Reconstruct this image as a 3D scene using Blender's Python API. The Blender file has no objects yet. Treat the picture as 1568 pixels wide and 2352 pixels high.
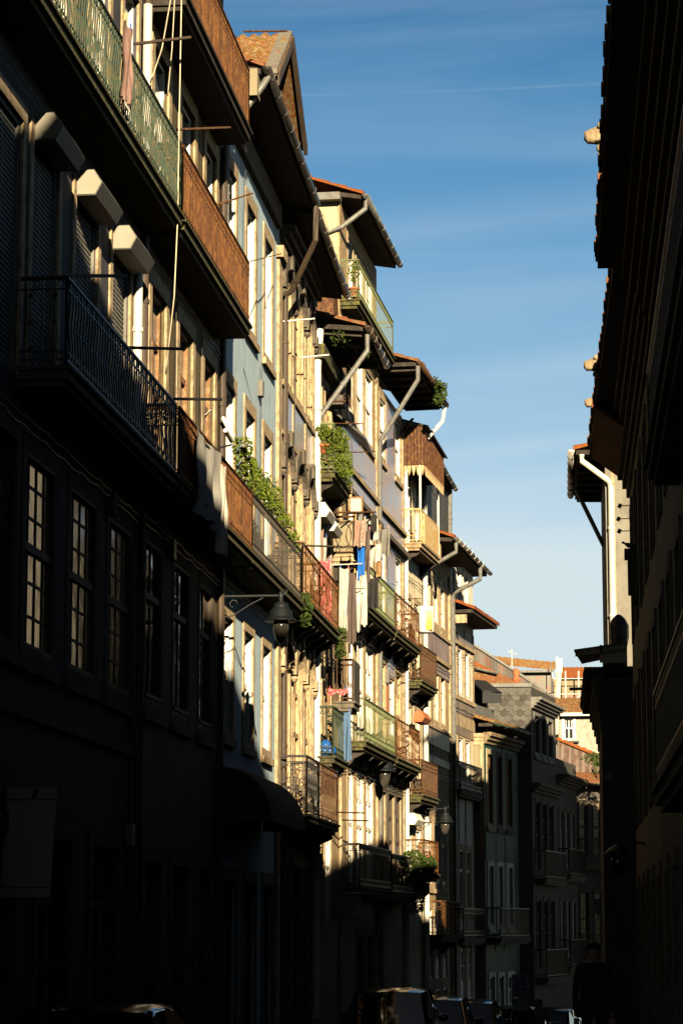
SKY_STR = .06; EXPO = 1.5
import bpy, bmesh, math, random
from mathutils import Vector, Matrix
R = math.radians
random.seed(11)
sc = bpy.context.scene
COL = sc.collection

# ------------------------------------------------------------------ camera
# world: z = 0 is the eye level of the photographer, +Y runs down the street
F = 8300.0 / 1.43495; VX, VY = 1431.4, 2139.4; CX, CY = 784.0, 1176.0
TH = math.atan((VY - CY) / F)
PS = math.atan((VX - CX) / F / (math.cos(TH) + (VY - CY) / F * math.sin(TH)))
cam_d = bpy.data.cameras.new('camera'); cam = bpy.data.objects.new('camera', cam_d); COL.objects.link(cam)
cam_d.sensor_fit = 'HORIZONTAL'; cam_d.sensor_width = 24.0; cam_d.lens = 24.0 * F / 1568.0
cam_d.clip_start = 0.3; cam_d.clip_end = 3000
cam.rotation_euler = (R(90) + TH, 0, PS)
sc.camera = cam

def ray(x, y):
    """direction through a point of the photograph (1568 px wide)"""
    a = (x - CX) / F; b = (CY - y) / F
    f = math.cos(TH) - b * math.sin(TH); u = b * math.cos(TH) + math.sin(TH)
    return Vector((a * math.cos(PS) - f * math.sin(PS), a * math.sin(PS) + f * math.cos(PS), u))
def atY(x, y, Y):
    d = ray(x, y); return d * (Y / d.y)
def atX(x, y, X):
    d = ray(x, y); return d * (X / d.x)

def ground_z(y):
    pts = [(-60, -1.2), (0, -1.6), (24, -2.15), (50, -2.75), (65, -3.4), (90, -4.4), (140, -6.5), (400, -8)]
    for (a, za), (b, zb) in zip(pts, pts[1:]):
        if y <= b: return za + (zb - za) * (y - a) / (b - a)
    return pts[-1][1]

# ------------------------------------------------------------------ materials
MATS = {}
def _new(name):
    m = bpy.data.materials.new(name); m.use_nodes = True
    nt = m.node_tree; b = nt.nodes['Principled BSDF']; MATS[name] = m
    return m, nt, b
def N(nt, t, **kw):
    n = nt.nodes.new(t)
    for k, v in kw.items():
        if k in n.inputs: n.inputs[k].default_value = v
        else: setattr(n, k, v)
    return n
def c4(c): return (c[0], c[1], c[2], 1)
def coords(nt, scale=(1, 1, 1), swap=False):
    tc = nt.nodes.new('ShaderNodeTexCoord')
    if swap:   # wall plane: x along, z up -> texture x, y
        sp = nt.nodes.new('ShaderNodeSeparateXYZ'); cb = nt.nodes.new('ShaderNodeCombineXYZ')
        nt.links.new(tc.outputs['Object'], sp.inputs[0])
        nt.links.new(sp.outputs['X'], cb.inputs['X']); nt.links.new(sp.outputs['Z'], cb.inputs['Y']); nt.links.new(sp.outputs['Y'], cb.inputs['Z'])
        out = cb.outputs[0]
    else: out = tc.outputs['Object']
    mp = nt.nodes.new('ShaderNodeMapping'); mp.inputs['Scale'].default_value = scale
    nt.links.new(out, mp.inputs['Vector']); return mp.outputs[0]
def mixrgb(nt, fac, a, b, mode='MIX'):
    m = nt.nodes.new('ShaderNodeMix'); m.data_type = 'RGBA'; m.blend_type = mode
    for sock, v in ((m.inputs[0], fac), (m.inputs[6], a), (m.inputs[7], b)):
        if hasattr(v, 'is_output'): nt.links.new(v, sock)
        elif isinstance(v, (int, float)): sock.default_value = v
        else: sock.default_value = c4(v)
    return m.outputs[2]
def noise(nt, vec, scale, detail=5, rough=.6, lo=.4, hi=.6):
    n = N(nt, 'ShaderNodeTexNoise'); n.inputs['Scale'].default_value = scale; n.inputs['Detail'].default_value = detail; n.inputs['Roughness'].default_value = rough
    nt.links.new(vec, n.inputs['Vector'])
    mr = N(nt, 'ShaderNodeMapRange'); mr.inputs[1].default_value = lo; mr.inputs[2].default_value = hi
    nt.links.new(n.outputs['Fac'], mr.inputs[0]); return mr.outputs[0], n.outputs['Fac']
def bump(nt, b, h, strength=.3, dist=.02):
    bp = N(nt, 'ShaderNodeBump'); bp.inputs['Strength'].default_value = strength; bp.inputs['Distance'].default_value = dist
    nt.links.new(h, bp.inputs['Height']); nt.links.new(bp.outputs[0], b.inputs['Normal'])

def mat(name, c1, c2=None, c3=None, scale=3., rough=.85, metal=0., bmp=.25, streak=False, fine=True, spec=.3):
    m, nt, b = _new(name)
    v = coords(nt, (1, 1, .22) if streak else (1, 1, 1))
    c2 = c2 or tuple(x * .75 for x in c1)
    f, raw = noise(nt, v, scale, 6, .62)
    col = mixrgb(nt, f, c1, c2)
    if c3:
        f2, _ = noise(nt, coords(nt, (1.7, 1.3, .9)), scale * 1.9, 7, .7, .48, .60)
        col = mixrgb(nt, f2, col, c3)
    if fine:
        f3, raw3 = noise(nt, coords(nt), scale * 14, 3, .6, .2, .8)
        col = mixrgb(nt, .28, col, mixrgb(nt, f3, tuple(x * .65 for x in c1), tuple(min(1, x * 1.2) for x in c1)))
        if bmp: bump(nt, b, raw3, bmp, .012)
    nt.links.new(col, b.inputs['Base Color'])
    b.inputs['Roughness'].default_value = rough; b.inputs['Metallic'].default_value = metal
    b.inputs['Specular IOR Level'].default_value = spec
    return m
def brickmat(name, c1, c2, cm, w=.14, h=.14, off=0., mort=.012, rough=.35, dirt=None, spec=.5, bmp=.4, var=0.):
    m, nt, b = _new(name)
    v = coords(nt, (1, 1, 1), swap=True)
    br = N(nt, 'ShaderNodeTexBrick'); br.offset = off; br.squash = 1
    br.inputs['Color1'].default_value = c4(c1); br.inputs['Color2'].default_value = c4(c2); br.inputs['Mortar'].default_value = c4(cm)
    br.inputs['Scale'].default_value = 1; br.inputs['Brick Width'].default_value = w; br.inputs['Row Height'].default_value = h
    br.inputs['Mortar Size'].default_value = mort; br.inputs['Bias'].default_value = 0
    nt.links.new(v, br.inputs['Vector'])
    f, raw = noise(nt, coords(nt), 1.1, 6, .65)
    col = mixrgb(nt, f, br.outputs['Color'], dirt or tuple(x * .6 for x in c1))
    f2, _ = noise(nt, coords(nt), 30, 3, .6, .35, .65)
    col2 = mixrgb(nt, .25, col, mixrgb(nt, f2, c1, cm))
    nt.links.new(col2, b.inputs['Base Color'])
    b.inputs['Roughness'].default_value = rough; b.inputs['Specular IOR Level'].default_value = spec
    inv = N(nt, 'ShaderNodeMath'); inv.operation = 'SUBTRACT'; inv.inputs[0].default_value = 1
    nt.links.new(br.outputs['Fac'], inv.inputs[1]); bump(nt, b, inv.outputs[0], bmp, .01)
    return m
def glassmat(name, c, rough=.06, spec=.8, wav=.0):
    m, nt, b = _new(name)
    f, raw = noise(nt, coords(nt, (1, 1, .5)), 1.6, 4, .5, .35, .65)
    nt.links.new(mixrgb(nt, f, c, tuple(x * .4 for x in c)), b.inputs['Base Color'])
    b.inputs['Roughness'].default_value = rough; b.inputs['Specular IOR Level'].default_value = spec; b.inputs['IOR'].default_value = 1.5
    if wav:
        _, r2 = noise(nt, coords(nt), 2.5, 2, .5); bump(nt, b, r2, wav, .03)
    return m

mat('plaster_white', (.72, .69, .60), (.55, .51, .42), (.42, .36, .26), 1.3, streak=True)
mat('plaster_blue', (.40, .52, .58), (.36, .47, .53), (.30, .38, .42), .9, streak=True)
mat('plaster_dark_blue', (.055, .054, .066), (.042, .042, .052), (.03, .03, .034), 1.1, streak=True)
mat('plaster_cream', (.74, .66, .46), (.62, .52, .33), (.45, .38, .26), 1.1, streak=True)
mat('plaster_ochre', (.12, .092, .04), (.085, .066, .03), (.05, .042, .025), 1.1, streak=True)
mat('plaster_grey', (.20, .19, .165), (.15, .145, .125), (.1, .095, .08), 1.6, streak=True)
mat('plaster_ash', (.19, .18, .148), (.165, .155, .125), (.12, .11, .088), .8, streak=True, bmp=.1)
mat('plaster_gable', (.24, .205, .125), (.2, .17, .1), None, 1.1, streak=True, bmp=.1)
mat('paint_box_shaded', (.10, .095, .075), (.08, .075, .06), None, 3, rough=.6, bmp=.05)  # shutter box casing, darkened as if in shade
mat('paint_cap_lit', (.25, .235, .18), (.21, .2, .15), None, 3, rough=.6, bmp=.05)  # end caps of the same boxes, lighter as if sunlit
mat('fish_slate', (.09, .085, .07), (.06, .058, .05), (.045, .042, .036), 3, rough=.7)
mat('cottage_white', (.34, .32, .26), (.28, .25, .2), (.22, .16, .12), 2, streak=True)
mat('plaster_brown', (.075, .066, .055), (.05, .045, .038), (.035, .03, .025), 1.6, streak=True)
mat('plaster_worn', (.42, .30, .165), (.25, .175, .09), (.12, .085, .05), 2.2, streak=True)
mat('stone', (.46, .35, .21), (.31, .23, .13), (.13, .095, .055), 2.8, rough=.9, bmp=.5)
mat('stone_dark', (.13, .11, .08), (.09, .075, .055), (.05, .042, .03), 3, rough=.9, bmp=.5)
mat('stone_moss', (.05, .045, .025), (.03, .028, .018), (.13, .125, .02), 5, rough=.95, bmp=.6)
mat('soffit', (.035, .028, .022), (.025, .02, .017), (.06, .05, .04), 2, rough=.95)  # near-black, putting the deep shade under eaves and balconies into the colour
mat('slate', (.07, .065, .062), (.05, .048, .046), None, 6, rough=.6)
brickmat('tile_blue', (.22, .27, .42), (.30, .31, .40), (.50, .42, .30), .15, .15, 0, .012, .22, (.36, .28, .2))
brickmat('tile_pale', (.36, .36, .46), (.42, .40, .46), (.2, .17, .14), .6, .14, .5, .01, .3, (.42, .33, .26))
brickmat('tile_azure', (.26, .34, .52), (.3, .36, .5), (.12, .11, .12), .7, .13, .5, .012, .3, (.38, .25, .18))
brickmat('tile_brown', (.21, .155, .115), (.16, .12, .09), (.27, .21, .15), .22, .075, .5, .01, .5, (.13, .1, .08), .3)
brickmat('tile_purple', (.23, .16, .15), (.28, .20, .17), (.32, .25, .2), .25, .1, .5, .012, .5, (.17, .12, .1), .3)
brickmat('tile_green', (.006, .075, .05), (.005, .06, .042), (.002, .018, .012), 2, .13, .5, .02, .6, (.01, .04, .035), .15)
brickmat('brick_orange', (.5, .17, .07), (.4, .12, .05), (.4, .3, .2), .25, .09, .5, .015, .9, (.3, .12, .06), .2)
brickmat('slate_courses', (.085, .08, .075), (.06, .057, .055), (.02, .02, .02), .5, .2, .5, .02, .6, (.05, .045, .04), .3)
mat('rust_iron', (.105, .036, .008), (.036, .015, .005), (.19, .085, .016), 3.5, rough=.8, bmp=.4, streak=True)
mat('rust_dark', (.07, .035, .016), (.04, .022, .012), (.14, .065, .02), 7, rough=.8, bmp=.4)
mat('green_iron', (.022, .048, .024), (.014, .032, .02), (.08, .055, .012), 9, rough=.6, bmp=.3, streak=True)
mat('lime_iron', (.14, .18, .07), (.095, .125, .05), (.12, .09, .035), 7, rough=.6, bmp=.3)
mat('yellow_iron', (.60, .40, .13), (.5, .26, .05), (.7, .6, .38), 6, rough=.5)
mat('black_iron', (.018, .018, .017), (.03, .022, .015), None, 8, rough=.45)
mat('grey_iron', (.055, .05, .04), (.035, .032, .026), (.08, .05, .025), 7, rough=.7)
mat('zinc', (.15, .155, .14), (.11, .11, .10), (.08, .065, .05), 4, rough=.5, metal=.1, streak=True)
mat('zinc_dark', (.035, .034, .032), (.022, .022, .021), (.07, .05, .035), 4, rough=.4, metal=.2)
mat('brown_pipe', (.06, .042, .028), (.04, .03, .02), None, 4, rough=.45)
mat('pvc_white', (.62, .60, .53), (.46, .42, .34), None, 3, rough=.45, streak=True)
mat('paint_white', (.82, .79, .70), (.74, .68, .56), (.52, .43, .3), 4, rough=.6, streak=True)
mat('paint_cream', (.74, .66, .48), (.6, .48, .3), (.4, .28, .15), 4, rough=.6, streak=True)
mat('paint_green', (.006, .009, .010), (.005, .007, .008), None, 5, rough=.5)
mat('paint_blue', (.05, .1, .17), None, None, 5, rough=.5)
mat('wood_dark', (.07, .05, .035), (.04, .03, .02), None, 6, rough=.7, streak=True)
mat('wood_brown', (.22, .12, .05), (.14, .07, .03), (.3, .2, .1), 6, rough=.7, streak=True)
mat('wood_pale', (.54, .39, .21), (.38, .25, .12), (.16, .1, .05), 7, rough=.8, streak=True)
mat('corrugated_rust', (.07, .025, .011), (.045, .017, .008), (.17, .085, .02), 5, rough=.7, streak=True)
mat('corrugated_grey', (.20, .195, .165), (.165, .155, .13), (.26, .12, .085), 1.0, rough=.7, streak=True)
mat('corrugated_pink', (.30, .235, .185), (.24, .175, .14), (.16, .065, .045), 1.4, rough=.7, streak=True)
mat('roof_tile', (.26, .062, .010), (.17, .04, .008), (.10, .06, .012), 6, rough=.85, bmp=.5)
mat('gable_cream', (.46, .39, .235), (.4, .33, .19), None, 1.1, streak=True, bmp=.1)
mat('roof_moss', (.17, .036, .005), (.27, .225, .13), (.13, .105, .004), 11, rough=.95, bmp=.6)
mat('roof_old', (.2, .065, .025), (.13, .045, .02), (.16, .13, .05), 5, rough=.9, bmp=.5)
mat('mortar', (.17, .155, .12), (.12, .1, .08), None, 7, rough=.95, bmp=.6)
mat('asphalt', (.05, .05, .052), (.04, .04, .042), None, 2)
mat('paving', (.16, .15, .14), (.12, .11, .1), None, 2)
mat('leaf', (.03, .055, .008), (.014, .03, .006), (.06, .075, .01), 9, rough=.6, bmp=0)
mat('leaf_bright', (.075, .115, .008), (.03, .06, .006), (.14, .14, .012), 7, rough=.6, bmp=0)
mat('terracotta', (.42, .13, .05), (.32, .1, .04), None, 6)
mat('cloth_white', (.50, .47, .40), (.40, .37, .30), None, 3, rough=.95)
mat('cloth_grey', (.36, .35, .31), (.28, .27, .24), None, 2, rough=.95)
mat('cloth_pink', (.27, .165, .13), (.22, .14, .115), None, 9, rough=.95)
mat('cloth_blue', (.01, .11, .42), (.008, .08, .32), None, 5, rough=.95)
mat('cloth_jeans', (.06, .12, .22), (.10, .16, .26), None, 14, rough=.95)
mat('cloth_mauve', (.10, .073, .062), (.08, .058, .05), None, 5, rough=.95)
mat('cloth_dark', (.02, .018, .018), (.03, .026, .024), None, 5, rough=.95)
mat('cloth_red', (.4, .05, .06), (.3, .04, .05), (.6, .4, .35), 8, rough=.95)
mat('cloth_navy', (.02, .03, .08), None, None, 5, rough=.95)
brickmat('cloth_plaid', (.14, .075, .05), (.12, .06, .045), (.38, .34, .3), .09, .09, 0, .03, .95, (.28, .15, .1), .1, .1)
mat('plastic_orange', (.75, .33, .03), (.8, .55, .3), None, 3, rough=.4)
mat('plastic_blue', (.01, .10, .36), (.01, .07, .25), None, 5, rough=.4)
mat('car_paint', (.008, .009, .012), (.006, .007, .009), None, 2, rough=.12, bmp=0, fine=False, spec=.7)
mat('tyre', (.02, .02, .02), None, None, 4)
mat('chrome', (.5, .5, .5), None, None, 4, rough=.15, metal=1, bmp=0)
mat('skin', (.35, .2, .14), (.3, .17, .12), None, 6, rough=.6)
mat('hair', (.02, .015, .012), None, None, 30, rough=.7)
mat('sign_white', (.22, .225, .235), (.19, .195, .205), None, 2, rough=.5)
mat('sign_black', (.02, .02, .022), None, None, 2, rough=.5)
mat('sign_blue', (.02, .05, .18), None, None, 2, rough=.5)
mat('feather', (.05, .05, .06), None, None, 6)
mat('awning_cloth', (.055, .045, .045), (.04, .033, .033), None, 4, rough=.95)
mat('tarp_black', (.015, .015, .016), (.02, .02, .02), None, 3, rough=.7)
glassmat('glass', (.035, .04, .045), .05, .9, .25)
glassmat('glass_clear', (.15, .18, .18), .08, .8)
glassmat('glass_curtain', (.42, .40, .34), .25, .6)
glassmat('glass_warm', (.40, .32, .19), .12, .6, .2)  # warm base colour stands in for sunlit walls mirrored in the panes
glassmat('car_glass', (.012, .014, .018), .03, .9)
glassmat('lamp_glass', (.05, .045, .035), .1, .8)

# ------------------------------------------------------------------ mesh builder
class MB:
    def __init__(s): s.v = []; s.f = []
    def add(s, vs, fs):
        n = len(s.v); s.v += [tuple(v) for v in vs]; s.f += [tuple(i + n for i in f) for f in fs]; return s
    def box(s, a0, a1, o0, o1, z0, z1):
        """along wall a, outward o, height z -> local (a, -o, z)"""
        vs = [(a, -o, z) for z in (z0, z1) for o in (o0, o1) for a in (a0, a1)]
        return s.add(vs, [(0, 2, 3, 1), (4, 5, 7, 6), (0, 1, 5, 4), (2, 6, 7, 3), (0, 4, 6, 2), (1, 3, 7, 5)])
    def hexa(s, p):   # 8 points: bottom 4 ring, top 4 ring, (a,o,z)
        vs = [(a, -o, z) for a, o, z in p]
        return s.add(vs, [(3, 2, 1, 0), (4, 5, 6, 7), (0, 1, 5, 4), (1, 2, 6, 5), (2, 3, 7, 6), (3, 0, 4, 7)])
    def prism_a(s, poly, a0, a1):   # poly in (o,z) extruded along a
        n = len(poly); vs = [(a0, -o, z) for o, z in poly] + [(a1, -o, z) for o, z in poly]
        return s.add(vs, [tuple(range(n)), tuple(range(2 * n - 1, n - 1, -1))] + [(i, i + n, (i + 1) % n + n, (i + 1) % n) for i in range(n)])
    def prism_o(s, poly, o0, o1):   # poly in (a,z) extruded outward
        n = len(poly); vs = [(a, -o0, z) for a, z in poly] + [(a, -o1, z) for a, z in poly]
        return s.add(vs, [tuple(range(n)), tuple(range(2 * n - 1, n - 1, -1))] + [(i, i + n, (i + 1) % n + n, (i + 1) % n) for i in range(n)])
    def prism_z(s, poly, z0, z1):   # poly in (a,o)
        n = len(poly); vs = [(a, -o, z0) for a, o in poly] + [(a, -o, z1) for a, o in poly]
        return s.add(vs, [tuple(range(n)), tuple(range(2 * n - 1, n - 1, -1))] + [(i, i + n, (i + 1) % n + n, (i + 1) % n) for i in range(n)])
    def tube(s, pts, r, n=6, taper=None, closed=False):
        """pts in (a,o,z)"""
        P = [Vector((a, -o, z)) for a, o, z in pts]; vs = []; m = len(P)
        for i, p in enumerate(P):
            if closed: d = (P[(i + 1) % m] - P[i - 1])
            else: d = (P[min(i + 1, m - 1)] - P[max(i - 1, 0)])
            if d.length < 1e-9: d = Vector((0, 0, 1))
            d.normalize(); up = Vector((0, 0, 1)) if abs(d.z) < .9 else Vector((0, 1, 0))
            x = d.cross(up).normalized(); y = d.cross(x)
            rr = r if taper is None else r * (1 + (taper - 1) * i / (m - 1))
            for k in range(n):
                t = 2 * math.pi * (k + .5) / n; vs.append(p + x * math.cos(t) * rr + y * math.sin(t) * rr)
        fs = []
        for i in range(m if closed else m - 1):
            j = (i + 1) % m
            for k in range(n): fs.append((i * n + k, i * n + (k + 1) % n, j * n + (k + 1) % n, j * n + k))
        if not closed: fs += [tuple(range(n - 1, -1, -1)), tuple((m - 1) * n + k for k in range(n))]
        return s.add(vs, fs)
    def lathe(s, c, prof, n=16):   # c=(a,o,z) , prof = [(r, dz)]
        vs = []
        for r, dz in prof:
            for k in range(n):
                t = 2 * math.pi * k / n; vs.append((c[0] + r * math.cos(t), -c[1] + r * math.sin(t), c[2] + dz))
        m = len(prof); fs = [(i * n + k, i * n + (k + 1) % n, (i + 1) * n + (k + 1) % n, (i + 1) * n + k) for i in range(m - 1) for k in range(n)]
        fs += [tuple(range(n - 1, -1, -1)), tuple((m - 1) * n + k for k in range(n))]
        return s.add(vs, fs)
    def mesh(s, name, m, smooth=False):
        me = bpy.data.meshes.new(name); me.from_pydata(s.v, [], s.f); me.materials.append(MATS[m])
        bm = bmesh.new(); bm.from_mesh(me); bmesh.ops.recalc_face_normals(bm, faces=bm.faces); bm.to_mesh(me); bm.free()
        if smooth:
            for p in me.polygons: p.use_smooth = True
        return me
    def build(s, name, m, parent=None, smooth=False, off=None):
        if not s.v: return None
        o = bpy.data.objects.new(name, s.mesh(name, m, smooth)); COL.objects.link(o)
        if parent is not None:
            o.parent = parent
            g = parent.get('_g')
            if parent.type == 'EMPTY' and g is not None: o.location = (0, 0, -g)
        if off: o.location = off
        return o

def tag(o, label=None, cat=None, group=None, kind=None):
    if label: o['label'] = label
    if cat: o['category'] = cat
    if group: o['group'] = group
    if kind: o['kind'] = kind
    return o
def empty(name, loc, rz=0, label=None, cat=None, group=None):
    o = bpy.data.objects.new(name, None); COL.objects.link(o); o.location = loc; o.rotation_euler = (0, 0, rz); o.empty_display_size = .3
    return tag(o, label, cat, group)

def frame_of(A, B):
    d = Vector((B[0] - A[0], B[1] - A[1])); return d.length, math.atan2(d.y, d.x)

class Face:
    """vertical facade plane from A to B (plan points); inside is on the left hand"""
    def __init__(s, A, B):
        s.A = Vector((A[0], A[1], 0)); s.L, s.rz = frame_of(A, B)
        s.u = Vector((math.cos(s.rz), math.sin(s.rz), 0)); s.n = Vector((s.u.y, -s.u.x, 0))
    def pt(s, x, y, o=0):
        d = ray(x, y); P = s.A + s.n * o; t = P.dot(s.n) / d.dot(s.n); q = d * t
        return (q - s.A).dot(s.u), q.z
    def S(s, x, y, o=0): return s.pt(x, y, o)[0]
    def Z(s, x, y, o=0): return s.pt(x, y, o)[1]
    def world(s, a, o, z): return s.A + s.u * a + s.n * o + Vector((0, 0, z))
    def thing(s, name, a, o, z, label, cat, group=None):
        """a top-level Empty standing at a point of this facade, oriented with it (parts built relative to it)"""
        return empty(name, s.world(a, o, z), s.rz, label, cat, group)

class Bld(Face):
    def __init__(s, name, label, A, B, cat='building', group=None):
        super().__init__(A, B); s.g = ground_z(A[1]) if A[1] > -50 else -1.6
        s.e = empty(name, (A[0], A[1], s.g), s.rz, label, cat, group); s.e['_g'] = s.g
        s.op = []
    def part(s, mb, name, m, smooth=False, parent=None): return mb.build(name, m, parent or s.e, smooth)
    # ---- walls with real openings
    def wall(s, z1, m, z0=None, thick=.3, back=8., zb=None, a0=0., a1=None, mat_side=None, skew0=0., skew1=0., openings=None):
        a1 = s.L if a1 is None else a1; z0 = s.g - .2 if z0 is None else z0
        ops = [o for o in (s.op if openings is None else openings) if o[0] < a1 and o[1] > a0 and o[2] < z1 and o[3] > z0]
        ss = sorted({a0, a1} | {min(max(v, a0), a1) for o in ops for v in o[:2]}); zs = sorted({z0, z1} | {min(max(v, z0), z1) for o in ops for v in o[2:4]})
        mb = MB()
        def solid(i, j):
            a = (ss[i] + ss[i + 1]) / 2; z = (zs[j] + zs[j + 1]) / 2
            return not any(o[0] < a < o[1] and o[2] < z < o[3] for o in ops)
        for i in range(len(ss) - 1):
            j = 0
            while j < len(zs) - 1:
                if solid(i, j):
                    k = j
                    while k + 1 < len(zs) - 1 and solid(i, k + 1): k += 1
                    A0, A1, Z0, Z1 = ss[i], ss[i + 1], zs[j], zs[k + 1]
                    mb.add([(A0, 0, Z0), (A1, 0, Z0), (A1, 0, Z1), (A0, 0, Z1)], [(0, 1, 2, 3)])
                    j = k + 1
                else: j += 1
        for o in ops:   # reveals
            x0, x1, y0, y1 = o[:4]; t = thick
            mb.add([(x0, 0, y0), (x0, t, y0), (x0, t, y1), (x0, 0, y1)], [(0, 1, 2, 3)])
            mb.add([(x1, 0, y0), (x1, t, y0), (x1, t, y1), (x1, 0, y1)], [(3, 2, 1, 0)])
            mb.add([(x0, 0, y0), (x1, 0, y0), (x1, t, y0), (x0, t, y0)], [(0, 1, 2, 3)])
            mb.add([(x0, 0, y1), (x1, 0, y1), (x1, t, y1), (x0, t, y1)], [(3, 2, 1, 0)])
        # shell: sides, back, top
        mb.add([(a0, 0, z0), (a1, 0, z0), (a1, 0, z1), (a0, 0, z1), (a0 + skew0, back, z0), (a1 + skew1, back, z0), (a1 + skew1, back, z1), (a0 + skew0, back, z1)],
               [(0, 3, 7, 4), (1, 5, 6, 2), (4, 7, 6, 5), (3, 2, 6, 7)])
        # a black-out liner behind the openings
        mb.add([(a0 + .01, thick, z0), (a1 - .01, thick, z0), (a1 - .01, thick, z1), (a0 + .01, thick, z1)], [(0, 1, 2, 3)])
        me = bpy.data.meshes.new('wall'); me.from_pydata(mb.v, [], mb.f); me.materials.append(MATS[m])
        o = bpy.data.objects.new('wall', me); COL.objects.link(o); o.parent = s.e; o.location = (0, 0, -s.g)
        return o
    # ---- windows
    def win(s, a0, a1, z0, z1, kind='sash', frame='paint_white', pane='glass', sur='stone', sw=.17, rec=.09, sill=True, so=.025, opening=True, arch=0.):
        if opening: s.op.append((a0, a1, z0, z1))
        fo = -rec; f = MB(); w = a1 - a0; h = z1 - z0; t = .055
        def v(a, za, zb, ww=.035, oo=.0): f.box(a - ww / 2, a + ww / 2, fo - .03, fo - .008 + oo * .5, za, zb)
        def hz(z, aa, ab, ww=.035, oo=.0): f.box(aa, ab, fo - .03, fo - .010 + oo * .5, z - ww / 2, z + ww / 2)
        f.box(a0, a0 + t, fo - .04, fo + .04, z0, z1); f.box(a1 - t, a1, fo - .04, fo + .04, z0, z1)
        f.box(a0 + t, a1 - t, fo - .04, fo + .038, z0, z0 + t); f.box(a0 + t, a1 - t, fo - .04, fo + .038, z1 - t, z1)
        if kind == 'sash':
            zt = z0 + h * .66; hz(zt, a0 + t, a1 - t, .09, .05); v((a0 + a1) / 2, z0 + t, z1 - t, .06)
            f.box(a0 + t, a1 - t, fo - .04, fo + .06, z0 + t, z0 + t + .05)
        elif kind == 'grid':
            zm = z0 + h * .52; hz(zm, a0 + t, a1 - t, .09, .05)
            for i in range(1, 4): v(a0 + w * i / 4, z0 + t, z1 - t, .03)
            for i in (1, 2, 4, 5): hz(z0 + (zm - z0) * i / 3 if i < 3 else zm + (z1 - zm) * (i - 3) / 3, a0 + t, a1 - t, .03)
        elif kind == 'two':
            zm = z0 + h * .5; hz(zm, a0 + t, a1 - t, .07, .04); v((a0 + a1) / 2, z0 + t, z1 - t, .04)
            v(a0 + w * .25, zm, z1 - t, .02); v(a0 + w * .75, zm, z1 - t, .02)
        elif kind == 'door':
            zt = z0 + h * .76; hz(zt, a0 + t, a1 - t, .09, .05); v((a0 + a1) / 2, z0 + t, z1 - t, .09, .02)
            for (p, q) in ((a0 + t, (a0 + a1) / 2), ((a0 + a1) / 2, a1 - t)):
                f.box(p + .04, q - .04, fo - .03, fo + .02, z0 + t, z0 + h * .28)
                f.box(p, p + .05, fo - .03, fo + .03, z0 + t, zt); f.box(q - .05, q, fo - .03, fo + .03, z0 + t, zt)
                hz(z0 + h * .3, p, q, .05, .01)
            f.box(a0 + t, a1 - t, fo - .03, fo + .03, z0 + h * .5, z0 + h * .53)
        elif kind == 'panel':     # boarded / louvred leaves
            n = max(3, int(h / .5))
            for i in range(1, n): hz(z0 + h * i / n, a0 + t, a1 - t, .03, .012)
            v((a0 + a1) / 2, z0 + t, z1 - t, .05, .015)
        elif kind == 'louvre':
            v((a0 + a1) / 2, z0 + t, z1 - t, .05, .015); n = int(h / .06)
            for i in range(n):
                q = z0 + t + i * .06; f.hexa([(a0 + t, fo - .03, q), (a1 - t, fo - .03, q), (a1 - t, fo + .005, q - .015), (a0 + t, fo + .005, q - .015), (a0 + t, fo - .03, q + .045), (a1 - t, fo - .03, q + .045), (a1 - t, fo + .005, q + .025), (a0 + t, fo + .005, q + .025)])
        fr = s.part(f, 'window', frame)
        MB().box(a0 + .02, a1 - .02, fo - .06, fo - .022, z0 + .02, z1 - .02).build('pane', pane, fr)
        if sur:
            m = MB(); top = z1
            m.box(a0 - sw, a0 + .003, -.01, so, z0 - .003, top); m.box(a1 - .003, a1 + sw, -.01, so, z0 - .003, top)
            m.box(a0 - sw, a1 + sw, -.01, so + .004, top, top + sw * 1.15)
            m.build('surround', sur, fr)
            if sill:
                MB().box(a0 - sw - .03, a1 + sw + .03, -.01, so + .05, z0 - .26, z0 - .14).box(a0 - sw, a1 + sw, -.01, so, z0 - .14, z0 - .003).build('sill', sur, fr)
        return fr
    def cornice(s, z, h=.25, o=.18, m='stone', a0=0., a1=None, name='cornice', steps=3):
        a1 = s.L if a1 is None else a1; mb = MB()
        for i in range(steps):
            mb.box(a0, a1, -.02, o * (i + 1) / steps, z + h * i / steps, z + h * (i + 1) / steps + (.0 if i == steps - 1 else .001))
        return s.part(mb, name, m)
    def band(s, z0, z1, o, m, a0=0., a1=None, name='band'):
        return s.part(MB().box(a0, s.L if a1 is None else a1, -.01, o, z0, z1), name, m)
    def strip(s, a0, a1, z0, z1, o, m, name='pilaster'):
        return s.part(MB().box(a0, a1, -.01, o, z0, z1), name, m)
    def eave(s, z, o, a0=0., a1=None, z1=None, soff='soffit', gut='zinc_dark', tiles='roof_old', rafters=True, th=.1, drop=.0, hooks='zinc', back=4., rise=1.6, roofm=None, gr=.075, wave=True, zw=None):
        """overhanging eave: soffit board, rafters, gutter and a tiled roof above"""
        a1 = s.L if a1 is None else a1; z1 = z if z1 is None else z1; zw = .25 if zw is None else zw
        m = MB()   # soffit slopes up to the wall
        m.hexa([(a0, -.1, z + drop + zw), (a1, -.1, z1 + drop + zw), (a1, o, z1), (a0, o, z), (a0, -.1, z + drop + zw + th), (a1, -.1, z1 + drop + zw + th), (a1, o, z1 + th), (a0, o, z + th)])
        so = s.part(m, 'soffit', soff)
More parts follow.
